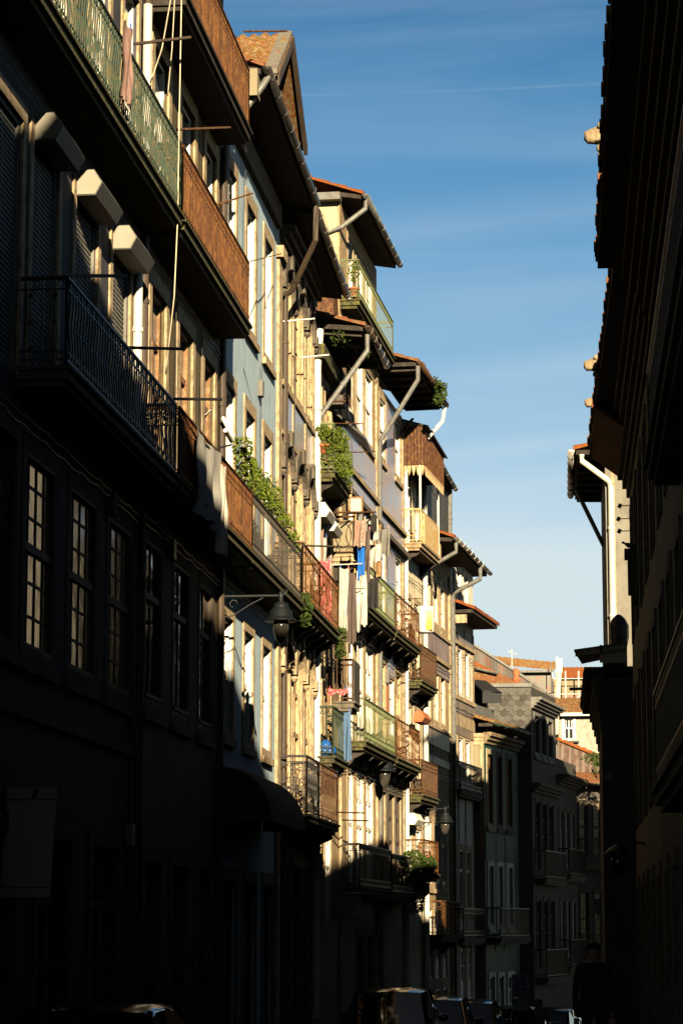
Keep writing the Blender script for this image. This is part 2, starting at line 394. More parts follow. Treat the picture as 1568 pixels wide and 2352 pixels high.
        if rafters:
            k = a0 + .15
            while k < a1 - .1:
                zz = z + (z1 - z) * (k - a0) / (a1 - a0)
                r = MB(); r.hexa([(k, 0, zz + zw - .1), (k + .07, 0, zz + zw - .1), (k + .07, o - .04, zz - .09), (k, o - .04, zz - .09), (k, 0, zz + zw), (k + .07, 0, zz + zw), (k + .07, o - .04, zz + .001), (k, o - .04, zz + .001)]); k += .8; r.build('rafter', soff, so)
        if tiles: s.roof(a0 - .08, a1 + .08, o + .06, z + th + .015, z1 + th + .015, back, rise, roofm or tiles, wave=wave)
        if gut:
            g = MB(); n = 8; R_ = gr
            for (ra, rb) in ((R_, R_ - .012),):
                vs = []
                for a, zz in ((a0 - .05, z), (a1 + .05, z1)):
                    for k in range(n + 1): t = math.pi * k / n; vs.append((a, -(o + .1 - ra * math.cos(t)), zz + .1 - ra * math.sin(t)))
                    for k in range(n, -1, -1): t = math.pi * k / n; vs.append((a, -(o + .1 - rb * math.cos(t)), zz + .1 - rb * math.sin(t)))
                q = 2 * n + 2
                fs = [(i, (i + 1) % q, (i + 1) % q + q, i + q) for i in range(q)] + [(i, q - 1 - i, q - 2 - i, i + 1) for i in range(n)] + [(q + i, q + i + 1, 2 * q - 2 - i, 2 * q - 1 - i) for i in range(n)]
                g.add(vs, fs)
            for a, zz in ((a0 - .055, z), (a1 + .055, z1)):
                g.prism_a([(o + .1 - R_ * math.cos(math.pi * k / n), zz + .1 - R_ * math.sin(math.pi * k / n)) for k in range(n + 1)], a - .004, a + .004)
            go = s.part(g, 'gutter', gut, True)
            k = a0 + .35
            while k < a1:
                zz = z + (z1 - z) * (k - a0) / (a1 - a0)
                h = MB(); h.tube([(k, o + .1 - (R_ + .012) * math.cos(math.pi * q / 6), zz + .1 - (R_ + .012) * math.sin(math.pi * q / 6)) for q in range(-1, 8)], .009, 4); k += .8; h.build('hook', hooks, go)
        return so
    def roof(s, a0, a1, o, z, z1, back, rise, m='roof_tile', pitch=.22, wave=True, name='roof'):
        """tiled slope from the eave at outward o up to `back` metres behind the facade"""
        mb = MB(); na = max(2, int((a1 - a0) / pitch) * 6); rows = max(2, int(math.hypot(back + o, rise) / .38)); rr = random.Random(int(a1 * 100) + 5)
        if not wave: na = 2
        def P(i, j, up):
            t = j / rows; a = a0 + (a1 - a0) * i / na; w = .035 * abs(math.sin(math.pi * i / 6.)) * 1.6 if wave else 0
            jit = (math.sin(i // 6 * 12.9898 + j * 78.233) * 43758.5453) % 1.0 * .02 if wave else 0
            zb = z + (z1 - z) * i / na
            return (a, -(o - (o + back) * t), zb + rise * t + w + jit + up)
        idx = lambda i, j, q: (j * 2 + q) * (na + 1) + i
        vs = []
        for j in range(rows):
            for q in (0, 1):
                for i in range(na + 1):
                    vs.append(P(i, j + q, .03 if q == 0 else .0))
        fs = [(idx(i, j, 0), idx(i + 1, j, 0), idx(i + 1, j, 1), idx(i, j, 1)) for j in range(rows) for i in range(na)]
        fs += [(idx(i, j, 1), idx(i + 1, j, 1), idx(i + 1, j + 1, 0), idx(i, j + 1, 0)) for j in range(rows - 1) for i in range(na)]
        mb.add(vs, fs)
        # underside + eave edge thickness
        mb.add([(a0, -o, z - .02), (a1, -o, z1 - .02), (a1, back, z1 + rise - .02), (a0, back, z + rise - .02)], [(0, 1, 2, 3)])
        n0 = len(mb.v); ed = [P(i, 0, .03) for i in range(na + 1)]; lo = [(p[0], p[1], z + (z1 - z) * k / na - .02) for k, p in enumerate(ed)]
        mb.add(ed + lo, [(i, i + 1, i + 2 + na, i + 1 + na) for i in range(na)])
        for a in (0, na):
            ps = []; 
            for j in range(rows): ps += [P(a, j, .03), P(a, j + 1, 0)]
            zz = z if a == 0 else z1
            bs = [(p[0], p[1], zz - .02 + rise * (o + p[1]) / (o + back)) for p in ps]; k = len(ps)
            mb.add(ps + bs, [(i, i + 1, i + 1 + k, i + k) for i in range(k - 1)])
        me = bpy.data.meshes.new(name); me.from_pydata(mb.v, [], mb.f); me.materials.append(MATS[m])
        ob = bpy.data.objects.new(name, me); COL.objects.link(ob); ob.parent = s.e; ob.location = (0, 0, -s.g); return ob
    def pipe(s, pts, r=.05, m='zinc', rings=True, name='downpipe'):
        mb = MB().tube(pts, r, 10)
        if rings:
            for (p, q) in zip(pts, pts[1:]):
                d = Vector(q) - Vector(p); L = d.length; k = .9
                while k < L:
                    c = Vector(p) + d * (k / L); e = d.normalized() * .03; mb.tube([tuple(c - e), tuple(c + e)], r * 1.22, 10); k += 1.9
        return s.part(mb, name, m, False)
    # ---- balconies
    def balcony(s, a0, a1, z, o, style='bars', m='rust_iron', h=.95, slab='stone_moss', st=.14, br=0, sp=.1, sides=(True, True), brm='soffit', under=True):
        mb = MB().box(a0, a1, -.05, o, z - st, z - .04).box(a0 - .03, a1 + .03, -.05, o + .04, z - .04, z)
        if under: mb.box(a0 + .04, a1 - .04, -.05, o - .06, z - st - .07, z - st)
        b = s.part(mb, 'balcony', slab)
        rm = MB(); oo = o - .03
        segs = []
        if sides[0]: segs.append(((a0 + .02, 0.), (a0 + .02, oo)))
        segs.append(((a0 + .02, oo), (a1 - .02, oo)))
        if sides[1]: segs.append(((a1 - .02, oo), (a1 - .02, 0.)))
        for p, q in segs: railing(rm, p, q, z, h, style, sp)
        rm.build('railing', m, b)
        if br:
            for i in range(br):
                a = a0 + .25 + (a1 - a0 - .5) * i / max(1, br - 1)
                k = MB(); k.prism_a([(0, z - st - .07), (o * .8, z - st - .07), (o * .84, z - st - .13), (o * .7, z - st - .18), (o * .4, z - st - .24), (o * .2, z - st - .38), (0, z - st - .42)], a - .07, a + .07)
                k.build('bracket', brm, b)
        return b

def railing(mb, p, q, z, h, style, sp=.1):
    P = Vector(p); Q = Vector(q); L = (Q - P).length
    if L < .03: return
    d = (Q - P) / L; nrm = Vector((-d.y, d.x))
    def at(t, zz, k=0.): v = P + d * t + nrm * k; return (v.x, v.y, z + zz)
    def flat(t0, t1, z0, z1, w=.012):   # flat bar between two (t,z)
        mb.tube([at(t0, z0), at(t1, z1)], w, 4)
    mb.tube([at(0, h), at(L, h)], .024, 6); mb.tube([at(0, .07), at(L, .07)], .014, 4)
    mb.tube([at(0, 0), at(0, h + .02)], .018, 6); mb.tube([at(L, 0), at(L, h + .02)], .018, 6)
    n = max(2, round(L / sp)); dt = L / n
    def circle(t, zc, r, w=.008, seg=10): mb.tube([at(t + r * math.cos(2 * math.pi * k / seg), zc + r * math.sin(2 * math.pi * k / seg)) for k in range(seg)], w, 4, closed=True)
    def scroll(t, zc, r, sgn, sgz=1, w=.0065, turns=1.4):
        N_ = 16; mb.tube([at(t + sgn * r * (1 - k / N_ * .8) * math.cos(turns * 2 * math.pi * k / N_), zc + sgz * r * (1 - k / N_ * .8) * math.sin(turns * 2 * math.pi * k / N_)) for k in range(N_ + 1)], w, 4)
    if style == 'bars':
        mb.tube([at(0, h - .14), at(L, h - .14)], .011, 4); mb.tube([at(0, .2), at(L, .2)], .011, 4)
        for i in range(n + 1): flat(i * dt, i * dt, .0, h, .0048)
        for i in range(n): circle(i * dt + dt / 2, h - .07, min(.045, dt * .42)); circle(i * dt + dt / 2, .135, min(.045, dt * .42))
    elif style == 'plain':
        for i in range(n + 1): flat(i * dt, i * dt, .0, h, .009)
    elif style == 'twist':   # flat leaf bars with knots, weathered green
        mb.tube([at(0, .16), at(L, .16)], .012, 4); mb.tube([at(0, h - .12), at(L, h - .12)], .012, 4)
        rr = random.Random(3)
        for i in range(n + 1):
            j = rr.uniform(-.012, .012)
            mb.tube([at(i * dt, 0), at(i * dt + j, h * .25, .01), at(i * dt - j, h * .5, -.01), at(i * dt + j, h * .75, .01), at(i * dt, h)], .011, 4)
            for zz in ((h * .2, h * .5, h * .8) if i % 2 else ()): mb.add([tuple(Vector((v[0], -v[1], v[2]))) for v in (at(i * dt - .032, zz, 0), at(i * dt, zz - .05, .012), at(i * dt + .032, zz, 0), at(i * dt, zz + .05, -.012))], [(0, 1, 2, 3)])
            if i < n and i % 2: circle(i * dt + dt / 2, h - .06, .035); circle(i * dt + dt / 2, .11, .035)
    elif style == 'rustpanel':   # dense fluted bars with a pierced band above and a fringe below
        for i in range(n + 1): mb.tube([at(i * dt, .14), at(i * dt, h - .235)], .013 + .006 * (i % 3 == 0), 4)
        k = 0.
        while k < L:
            circle(k + .06, h - .07, .05, .010, 8); circle(k + .06, h - .17, .05, .010, 8); circle(k + .0, h - .12, .022, .008, 6)
            flat(k, k + .06, .13, -.04, .011); flat(k + .12, k + .06, .13, -.04, .011); circle(k + .06, .08, .022, .008, 6)
            k += .13
        for zz in (h - .235, .14): mb.tube([at(0, zz), at(L, zz)], .012, 4)
    elif style == 'ornate':
        mb.tube([at(0, h - .14), at(L, h - .14)], .009, 4); mb.tube([at(0, .2), at(L, .2)], .009, 4)
        for i in range(n + 1): flat(i * dt, i * dt, .0, h, .0045 + .003 * (i % 4 == 0))
        k = 0.
        while k < L - .05:
            scroll(k + .06, h * .78, .06, 1); scroll(k + .14, h * .55, .07, -1, -1); scroll(k + .06, h * .3, .06, 1, -1); circle(k + .1, h * .12, .045); circle(k + .1, h - .07, .045); k += .36
    elif style == 'scroll':
        m = max(1, round(L / .24)); w = L / m
        for i in range(m):
            t = w * (i + .5)
            for zz, sg in ((h * .16, -1), (h * .42, 1), (h * .6, -1), (h * .86, 1)):
                scroll(t - w * .24, zz, w * .24, 1, sg, .011); scroll(t + w * .24, zz, w * .24, -1, sg, .011)
            mb.tube([at(t - w * .2, h * .3), at(t, h * .5), at(t + w * .2, h * .3)], .009, 4); mb.tube([at(t - w * .2, h * .72), at(t, h * .5), at(t + w * .2, h * .72)], .009, 4)
            if i: flat(w * i, w * i, 0, h, .012)
    elif style == 'oval':
        m = max(1, round(L / .2)); w = L / m
        mb.tube([at(0, h - .1), at(L, h - .1)], .011, 4); mb.tube([at(0, .2), at(L, .2)], .011, 4)
        for i in range(m + 1):
            for c in (w * i,):
                mb.tube([at(min(L, max(0, c + w * .75 * math.cos(2 * math.pi * k / 16))), h * .53 + (h - .3) * .5 * math.sin(2 * math.pi * k / 16)) for k in range(16)], .008, 4, closed=True)
        for i in range(m): circle(w * (i + .5), .13, .05); circle(w * (i + .5), h - .05, .04)
    elif style == 'mesh':
        k = -h
        while k < L:
            a, b = max(0, k), min(L, k + h)
            if b > a: flat(a, b, a - k, b - k, .005); flat(a, b, h - (a - k), h - (b - k), .005)
            k += .08
# ------------------------------------------------------------------ sky, sun
SUN_FROM = Vector((.29, -1.0, .34)).normalized()
elev = math.asin(SUN_FROM.z); rot = math.atan2(SUN_FROM.x, SUN_FROM.y)
w = bpy.data.worlds.new("World"); sc.world = w; w.use_nodes = True
nt = w.node_tree; bg = nt.nodes['Background']
sky = N(nt, 'ShaderNodeTexSky'); sky.sky_type = 'NISHITA'; sky.sun_disc = False
sky.sun_elevation = elev; sky.sun_rotation = rot; sky.air_density = 1.0; sky.dust_density = .35; sky.ozone_density = 1.6; sky.altitude = 60
OUTK = 1.0 / (SKY_STR * 2 ** EXPO)
def math_n(op, a, b=None, cl=False):
    m = N(nt, 'ShaderNodeMath'); m.operation = op; m.use_clamp = cl
    for i, v in enumerate((a, b)):
        if v is None: continue
        if hasattr(v, 'is_output'): nt.links.new(v, m.inputs[i])
        else: m.inputs[i].default_value = v
    return m.outputs[0]
# grade of the clear sky: deep blue overhead, pale near the roofs
sepc = N(nt, 'ShaderNodeSeparateColor'); comb = N(nt, 'ShaderNodeCombineColor'); nt.links.new(sky.outputs[0], sepc.inputs[0])
for i, (ref, g, top, capv) in enumerate(((3.95, 2.8, .54, .65), (5.95, 1.70, .705, .78), (7.38, 1.32, .80, .82))):
    v = math_n('MINIMUM', math_n('MULTIPLY', math_n('POWER', math_n('DIVIDE', sepc.outputs[i], ref), g), top), capv)
    nt.links.new(math_n('MULTIPLY', v, OUTK), comb.inputs[i])
# thin cirrus bands and faint trails, drawn on the sky's own directions
tc = N(nt, 'ShaderNodeTexCoord'); mp = N(nt, 'ShaderNodeMapping'); mp.inputs['Scale'].default_value = (1.2, .6, 9.0); mp.inputs['Rotation'].default_value = (0, R(4), R(8))
nt.links.new(tc.outputs['Generated'], mp.inputs['Vector'])
n1 = N(nt, 'ShaderNodeTexNoise'); n1.inputs['Scale'].default_value = 2.4; n1.inputs['Detail'].default_value = 7; n1.inputs['Roughness'].default_value = .55; n1.inputs['Distortion'].default_value = .4
nt.links.new(mp.outputs[0], n1.inputs['Vector'])
mr = N(nt, 'ShaderNodeMapRange'); mr.inputs[1].default_value = .46; mr.inputs[2].default_value = .74; mr.inputs[3].default_value = 0; mr.inputs[4].default_value = .18
nt.links.new(n1.outputs['Fac'], mr.inputs[0])
sp = N(nt, 'ShaderNodeSeparateXYZ'); nt.links.new(tc.outputs['Generated'], sp.inputs[0])
trail = None
for (z0, slope, width, amt) in ((.326, .023, .0014, .15), (.2598, .127, .0012, .10), (.1351, .138, .0013, .13), (.1255, .151, .0015, .20), (.2800, .10, .017, .17), (.2625, .12, .016, .10), (.2215, .10, .019, .20), (.2415, .09, .012, .08), (.1935, .11, .010, .20), (.178, .10, .016, .16)):
    line = math_n('SUBTRACT', sp.outputs['Z'], math_n('MULTIPLY', sp.outputs['X'], slope))
    dd = math_n('ABSOLUTE', math_n('SUBTRACT', line, z0))
    g = math_n('MULTIPLY', math_n('POWER', math_n('SUBTRACT', 1.0, math_n('DIVIDE', dd, width), True), 1.5), amt)
    trail = g if trail is None else math_n('MAXIMUM', trail, g)
n2 = N(nt, 'ShaderNodeTexNoise'); n2.inputs['Scale'].default_value = 14; n2.inputs['Detail'].default_value = 4; nt.links.new(tc.outputs['Generated'], n2.inputs['Vector'])
trail = math_n('MULTIPLY', trail, math_n('MULTIPLY', n2.outputs['Fac'], 1.7))
cl = math_n('MAXIMUM', mr.outputs[0], trail)
# sky dimmed overhead and behind the camera to keep shaded walls dark
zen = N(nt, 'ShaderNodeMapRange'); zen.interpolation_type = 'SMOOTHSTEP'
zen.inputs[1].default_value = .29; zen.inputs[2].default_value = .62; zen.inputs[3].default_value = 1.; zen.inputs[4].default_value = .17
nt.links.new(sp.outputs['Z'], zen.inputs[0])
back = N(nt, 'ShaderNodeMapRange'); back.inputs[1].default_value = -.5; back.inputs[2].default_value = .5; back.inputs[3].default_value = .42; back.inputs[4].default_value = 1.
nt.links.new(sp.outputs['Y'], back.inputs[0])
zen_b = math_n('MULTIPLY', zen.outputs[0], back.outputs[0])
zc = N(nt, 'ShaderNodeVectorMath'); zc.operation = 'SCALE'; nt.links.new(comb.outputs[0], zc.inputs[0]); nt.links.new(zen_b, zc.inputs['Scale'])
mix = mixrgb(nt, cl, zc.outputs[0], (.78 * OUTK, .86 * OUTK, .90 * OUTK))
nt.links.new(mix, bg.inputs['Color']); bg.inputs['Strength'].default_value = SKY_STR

sd = bpy.data.lights.new('sun', 'SUN'); so = bpy.data.objects.new('sun', sd); COL.objects.link(so)
sd.energy = 5.0; sd.angle = R(.55); sd.color = (1.0, .81, .54)
so.rotation_euler = SUN_FROM.to_track_quat('Z', 'Y').to_euler(); so.location = SUN_FROM * 60

sc.view_settings.view_transform = 'Standard'; sc.view_settings.look = 'None'; sc.view_settings.gamma = 1; sc.view_settings.use_curve_mapping = False
sc.view_settings.exposure = EXPO if 'EXPO' in globals() else 1.6
sc.render.engine = 'CYCLES'; sc.cycles.use_denoising = True
sc.cycles.max_bounces = 5; sc.cycles.diffuse_bounces = 0; sc.cycles.glossy_bounces = 3; sc.cycles.transmission_bounces = 3
sc.cycles.sample_clamp_indirect = 4

# ------------------------------------------------------------------ ground
def strip_mesh(name, xs, ys, m, dz, kind='structure'):
    mb = MB(); vs = []; 
    for y in ys:
        for x in xs(y): vs.append((x, y, ground_z(y) + dz))
    k = len(xs(ys[0])); fs = [(j * k + i, j * k + i + 1, (j + 1) * k + i + 1, (j + 1) * k + i) for j in range(len(ys) - 1) for i in range(k - 1)]
    mb.add(vs, fs); o = mb.build(name, m); tag(o, kind=kind); return o
YS = [-60, 0, 12, 24, 37, 50, 57, 65, 77, 90, 115, 140]
def bend(y): return 0 if y < 64 else (y - 64) ** 1.25 * .09
strip_mesh('ground', lambda y: [-400, 400], [-60, 0, 24, 50, 65, 90, 140, 400, 1500], 'paving', -.25)
strip_mesh('road', lambda y: [-5.4 + bend(y), .1 + bend(y)], YS, 'asphalt', 0)
for nm, xa, xb in (('pavement', -6.3, -5.4), ('pavement', .1, 1.1)):
    mb = MB()
    for a, b in zip(YS, YS[1:]):
        ya, yb = (xa + bend(a), xb + bend(a)), (xa + bend(b), xb + bend(b)); za, zb = ground_z(a), ground_z(b)
        mb.add([(ya[0], a, za + .12), (ya[1], a, za + .12), (yb[1], b, zb + .12), (yb[0], b, zb + .12), (ya[0], a, za - .2), (ya[1], a, za - .2), (yb[1], b, zb - .2), (yb[0], b, zb - .2)],
               [(0, 1, 2, 3), (1, 5, 6, 2), (0, 3, 7, 4)])
    tag(mb.build(nm, 'paving'), kind='structure')
K_ = 1.43495
def SS(b, x, y, o=0): return b.S(x / K_, y / K_, o)
def ZZ(b, x, y, o=0): return b.Z(x / K_, y / K_, o)
DOOR_G = dict(kind='door', frame='wood_dark', pane='glass', sur='stone_dark', sill=False)

def doors(b, spans, z1=.9, **kw):
    k = dict(DOOR_G); k.update(kw)
    for a0, a1 in spans: b.win(a0, a1, b.g + .15, z1, **k)

# ================================================================= A: nearest house, shutters and green railing
A = Bld('town_house', 'nearest town house on the left, green railing above three white shutter boxes', (-6.2, 17), (-6.2, 32.0))
y0 = 17.
for (a, c) in ((26.1, 27.1), (28.3, 29.35), (30.5, 31.5)):
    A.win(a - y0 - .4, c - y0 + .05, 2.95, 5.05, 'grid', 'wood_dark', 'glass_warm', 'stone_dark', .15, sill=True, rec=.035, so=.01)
for i, (a, c) in enumerate(((25.7, 26.95), (27.85, 29.1), (30.0, 31.15))):
    A.win(a - y0, c - y0, 5.75, 8.5, 'louvre', 'plaster_grey', 'plaster_grey', 'stone', .16, sill=False, rec=.06)
for (a, c) in ((19.4, 20.6), (21.7, 22.9), (24.0, 25.2), (26.3, 27.5), (28.5, 29.6), (30.5, 31.45)):
    A.win(a - y0, c - y0, 9.5, 12.2, 'door', 'paint_white', 'glass_curtain', 'stone', .15, sill=False)
    if a < 25: A.win(a - y0, c - y0, 5.75, 8.5, 'louvre', 'plaster_grey', 'plaster_grey', 'stone', .16, sill=False, rec=.06); A.win(a - y0 - .4, c - y0 + .05, 2.95, 5.05, 'grid', 'wood_dark', 'glass_warm', 'stone_dark', .15)
doors(A, [(7.0, 8.6), (9.6, 11.2), (12.4, 14.0)], 1.0)
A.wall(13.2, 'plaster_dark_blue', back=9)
A.balcony(0, 14.9, 9.37, .55, 'twist', 'green_iron', 1.0, sp=.11, br=0, slab='stone_moss')
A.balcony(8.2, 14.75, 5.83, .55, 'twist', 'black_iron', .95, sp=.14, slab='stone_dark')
for xn, xf, yt, yb, xr in ((109, 272, 357, 442, 192), (246, 398, 556, 633, 330), (366, 502, 732, 803, 439)):
    a = SS(A, xn, (yt + yb) / 2); c = SS(A, xf, yb + 120, .3); zt = ZZ(A, xr, yt, .3); zb = zt - .31
    oz = [(.02, zb), (.02, zb + .19), (.08, zt), (.23, zt), (.33, zb + .15), (.25, zb)]
    bx = A.part(MB().prism_a(oz, a, c), 'shutter_box', 'paint_box_shaded')
    MB().prism_a([(.175 + (o - .175) * .93, zb + .155 + (z - zb - .155) * .93) for o, z in oz], a - .012, a - .001).build('end_cap', 'paint_cap_lit', bx)
A.eave(13.2, .55, drop=0, tiles='roof_old', back=5, rise=1.9)
A.pipe([(14.85, .07, 13.1), (14.85, .07, 9.5)], .055, 'brown_pipe'); A.pipe([(14.85, .07, 9.1), (14.85, .07, -1.7)], .055, 'brown_pipe')
A.pipe([(14.55, .12, 12.2), (14.55, .12, 9.45)], .06, 'pvc_white', rings=False)
A.pipe([(14.35, .08, 8.6), (14.35, .08, 5.9)], .06, 'pvc_white')
A.band(2.2, 2.32, .05, 'stone_dark')

# ================================================================= B: rusty iron balconies
B = Bld('town_house', 'town house with rusty pierced iron balconies beside the blue house', (-6.2, 32.0), (-6.2, 38.65))
y0 = 32.
cols = ((.65, 1.75), (2.8, 3.95), (5.0, 6.0))
for a, c in cols:
    B.win(a - .15, c, 3.0, 5.15, 'sash', 'wood_dark', 'glass', 'stone_dark', .15, rec=.035, so=.01)
    B.win(a, c, 5.85, 8.65, 'door', 'wood_brown', 'glass_clear', 'stone', .2, sill=False)
    B.win(a, c, 9.4, 12.05, 'door', 'paint_white', 'glass_clear', 'stone', .22, sill=False)
    B.win(a, c, 12.6, 15.1, 'door', 'paint_white', 'glass', 'stone', .2, sill=False)
doors(B, [(.6, 1.9), (2.7, 4.0), (4.9, 6.1)], .9)
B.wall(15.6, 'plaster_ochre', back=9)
B.balcony(0.05, 6.1, 9.37, .55, 'rustpanel', 'rust_iron', 1.02, sp=.06, slab='stone_moss')
B.balcony(0.0, 6.0, 12.5, .55, 'rustpanel', 'rust_iron', 1.02, sp=.06, slab='soffit')
B.balcony(0.0, 6.55, 5.83, .55, 'rustpanel', 'rust_iron', .97, sp=.06, slab='stone_moss')
B.eave(15.5, .7, tiles='roof_old', back=5, rise=1.9)
B.pipe([(6.45, .07, 12.4), (6.45, .07, 9.1), (6.45, .07, -1.7)], .055, 'brown_pipe')
B.pipe([(5.3, .3, 7.55), (5.9, .3, 7.5), (6.2, .28, 7.62), (6.28, .1, 7.95)], .035, 'pvc_white', rings=False, name='vent_pipe')

# ================================================================= C: pale blue house with moss-tiled eave
C = Bld('town_house', 'pale blue rendered house with stone framed sash windows', (-6.2, 38.65), (-6.2, 45.55))
for a, c in ((.45, 1.4), (2.65, 3.65), (4.85, 5.8)):
    C.win(a, c, 10.22, 12.35, 'two', 'paint_white', 'glass_curtain', 'stone', .2)
    C.win(a, c, 6.3, 8.72, 'two', 'paint_white', 'glass_curtain', 'stone', .2)
    C.win(a, c, 3.15, 4.95, 'grid', 'paint_white', 'glass_clear', 'stone', .14)
doors(C, [(.6, 1.9), (2.8, 4.1), (5.0, 6.2)], .8)
C.wall(13.45, 'plaster_blue', back=9)
C.strip(6.5, 6.9, C.g, 12.4, .06, 'stone'); C.strip(6.42, 6.98, 12.4, 12.62, .14, 'stone', 'capital')
C.balcony(-.02, 6.1, 5.83, .55, 'bars', 'grey_iron', .97, sp=.1, slab='stone_moss')
C.eave(13.7, .62, a1=6.7, z1=13.4, gut='zinc_dark', hooks='zinc_dark', tiles='roof_old', zw=.1, back=5, rise=2.2, rafters=False)
C.strip(-.12, .22, 13.3, 13.75, .58, 'plaster_gable', 'eave_end')
C.pipe([(.15, .72, 13.7), (.1, .62, 13.5), (-.0, .1, 12.75), (-.02, .07, 12.6), (-.02, .07, 9.5)], .055, 'zinc')
C.pipe([(6.6, .72, 13.4), (6.6, .72, 12.75), (7.2, .2, 11.95), (7.25, .07, 11.85), (7.25, .07, -1.7)], .055, 'brown_pipe')
C.band(12.95, 13.4, .1, 'stone_dark', 0, 6.5)
# curved fabric awning over the shop
aw = MB(); vs = []; n = 10
for i in range(25):
    a = .6 + 4.3 * i / 24
    for k in range(n + 1):
        t = math.pi / 2 * k / n; vs.append((a, -(.02 + .75 * math.sin(t)), 1.7 + .85 * math.cos(t) + (.03 * math.sin(a * 5.8) if 0 < k < n else 0)))
aw.add(vs, [(i * (n + 1) + k, (i + 1) * (n + 1) + k, (i + 1) * (n + 1) + k + 1, i * (n + 1) + k + 1) for i in range(24) for k in range(n)])
aw.add([(.6, -.02, 1.7)] + vs[:n + 1], [tuple(range(n + 2))]); aw.add([(4.9, -.02, 1.7)] + vs[-n - 1:], [tuple(range(n + 2))])
C.part(aw, 'awning', 'awning_cloth', True)

# dormer with mossy tiles on the roof of C / D
C2 = C
dm = MB(); x0, x1 = 6.05, 9.85; zb, ze, za = 13.2, 15.85, 17.2; o = -.3; xm = (x0 + x1) / 2; bk = -3.2
dm.prism_o([(x0, zb), (x1, zb), (x1, ze), (xm, za), (x0, ze)], o, bk)
dw = C.part(dm, 'dormer', 'brick_orange')
C.part(MB().prism_o([(x0 + .1, zb), (x1 - .1, zb), (x1 - .1, ze), (xm, za - .1), (x0 + .1, ze)], o - .02, o + .01), 'gable_shade', 'wood_dark', parent=dw)  # dark sheet over the brick gable, standing in for the bargeboard's shadow
fr = MB().box(x0 - .03, x0 + .14, o - .12, o + .05, zb, ze).box(x1 - .14, x1 + .03, o - .12, o + .05, zb, ze).box(x0 - .035, x0 + .003, -1.6, -1.45, zb, ze).box(x0 - .035, x0 + .003, bk, -.24, ze - .2, ze - .05)
fr.build('timber_frame', 'wood_pale', dw)
# gable face: arched window
ar = MB(); ap = [(xm + .55 * math.cos(math.pi * k / 14), 15.0 + .6 * math.sin(math.pi * k / 14)) for k in range(15)]
ring = [(xm + .72 * math.cos(math.pi * k / 14), 15.0 + .78 * math.sin(math.pi * k / 14)) for k in range(15)]
vs = [(a, -(o + .02), z) for a, z in ap] + [(a, -(o + .1), z) for a, z in ap] + [(a, -(o + .1), z) for a, z in ring] + [(a, -(o - .02), z) for a, z in ring]
for q in range(3): ar.f += [(q * 15 + i, q * 15 + i + 1, (q + 1) * 15 + i + 1, (q + 1) * 15 + i) for i in range(14)]
ar.v += vs; ar.box(xm - .72, xm - .55, o - .02, o + .1, 13.4, 15.0).box(xm + .55, xm + .72, o - .02, o + .1, 13.4, 15.0)
ar.build('surround', 'wood_pale', dw)
MB().prism_o([(xm - .55, 13.4), (xm + .55, 13.4)] + ap, o - .05, o + .012).build('pane', 'glass_curtain', dw)
# dormer roof: two tiled slopes falling along the street, overhanging the gable
def gable_roof(b, x0, x1, ze, za, oF, oB, ov, m, parent=None, pitch=.22):
    mb = MB(); xm = (x0 + x1) / 2; drop = (za - ze) / (xm - x0) * ov; nb = int((oF - oB) / pitch) * 6; rows = 7
    for sgn, xe in ((-1, x0 - ov), (1, x1 + ov)):
        vs = []
        for j in range(rows):
            for q in (0, 1):
                for i in range(nb + 1):
                    t = (j + q) / rows; oo = oF + (oB - oF) * i / nb
                    jit = (math.sin(i // 6 * 12.9 + j * 78.2 + sgn) * 43758.5) % 1.0 * .05
                    wv = .05 * abs(math.sin(math.pi * i / 6)) * 1.5
                    vs.append((xe + (xm - xe) * t, -oo, (ze - drop) + (za + .05 - ze + drop) * t + wv + jit + (.06 if q == 0 else .0)))
        k = nb + 1; idx = lambda i, j, q: (j * 2 + q) * k + i
        fs = [(idx(i, j, 0), idx(i + 1, j, 0), idx(i + 1, j, 1), idx(i, j, 1)) for j in range(rows) for i in range(nb)] + [(idx(i, j, 1), idx(i + 1, j, 1), idx(i + 1, j + 1, 0), idx(i, j + 1, 0)) for j in range(rows - 1) for i in range(nb)]
        mb.add(vs, fs)
        mb.add([(xe, -oF, ze - drop - .06), (xm, -oF, za - .06), (xm, -oB, za - .06), (xe, -oB, ze - drop - .06), (xe, -oF, ze - drop + .05), (xe, -oB, ze - drop + .05)], [(0, 1, 2, 3), (0, 3, 5, 4)])
    o_ = b.part(mb, 'roof', m, parent=parent) if parent is None else mb.build('roof', m, parent)
    vb = MB()
    for xe in (x0 - ov, x1 + ov):
        vb.hexa([(xe, oF - .05, ze - drop - .16), (xm, oF - .05, za - .14), (xm, oF + .03, za - .14), (xe, oF + .03, ze - drop - .16), (xe, oF - .05, ze - drop + .04), (xm, oF - .05, za + .06), (xm, oF + .03, za + .06), (xe, oF + .03, ze - drop + .04)])
    vb.build('bargeboard', 'wood_dark', o_ if parent is None else parent); return o_
gable_roof(C, x0, x1, ze, za, .1, bk, .25, 'roof_moss', dw)
mm = MB()   # pale mortar verge strip on the near slope
mm.hexa([(x0 - .25, -.16, ze - .1), (xm, -.16, za + .02), (xm, .09, za + .02), (x0 - .25, .09, ze - .1), (x0 - .25, -.16, ze + .0), (xm, -.16, za + .17), (xm, .09, za + .17), (x0 - .25, .09, ze + .0)])
mm.build('verge', 'mortar', dw)

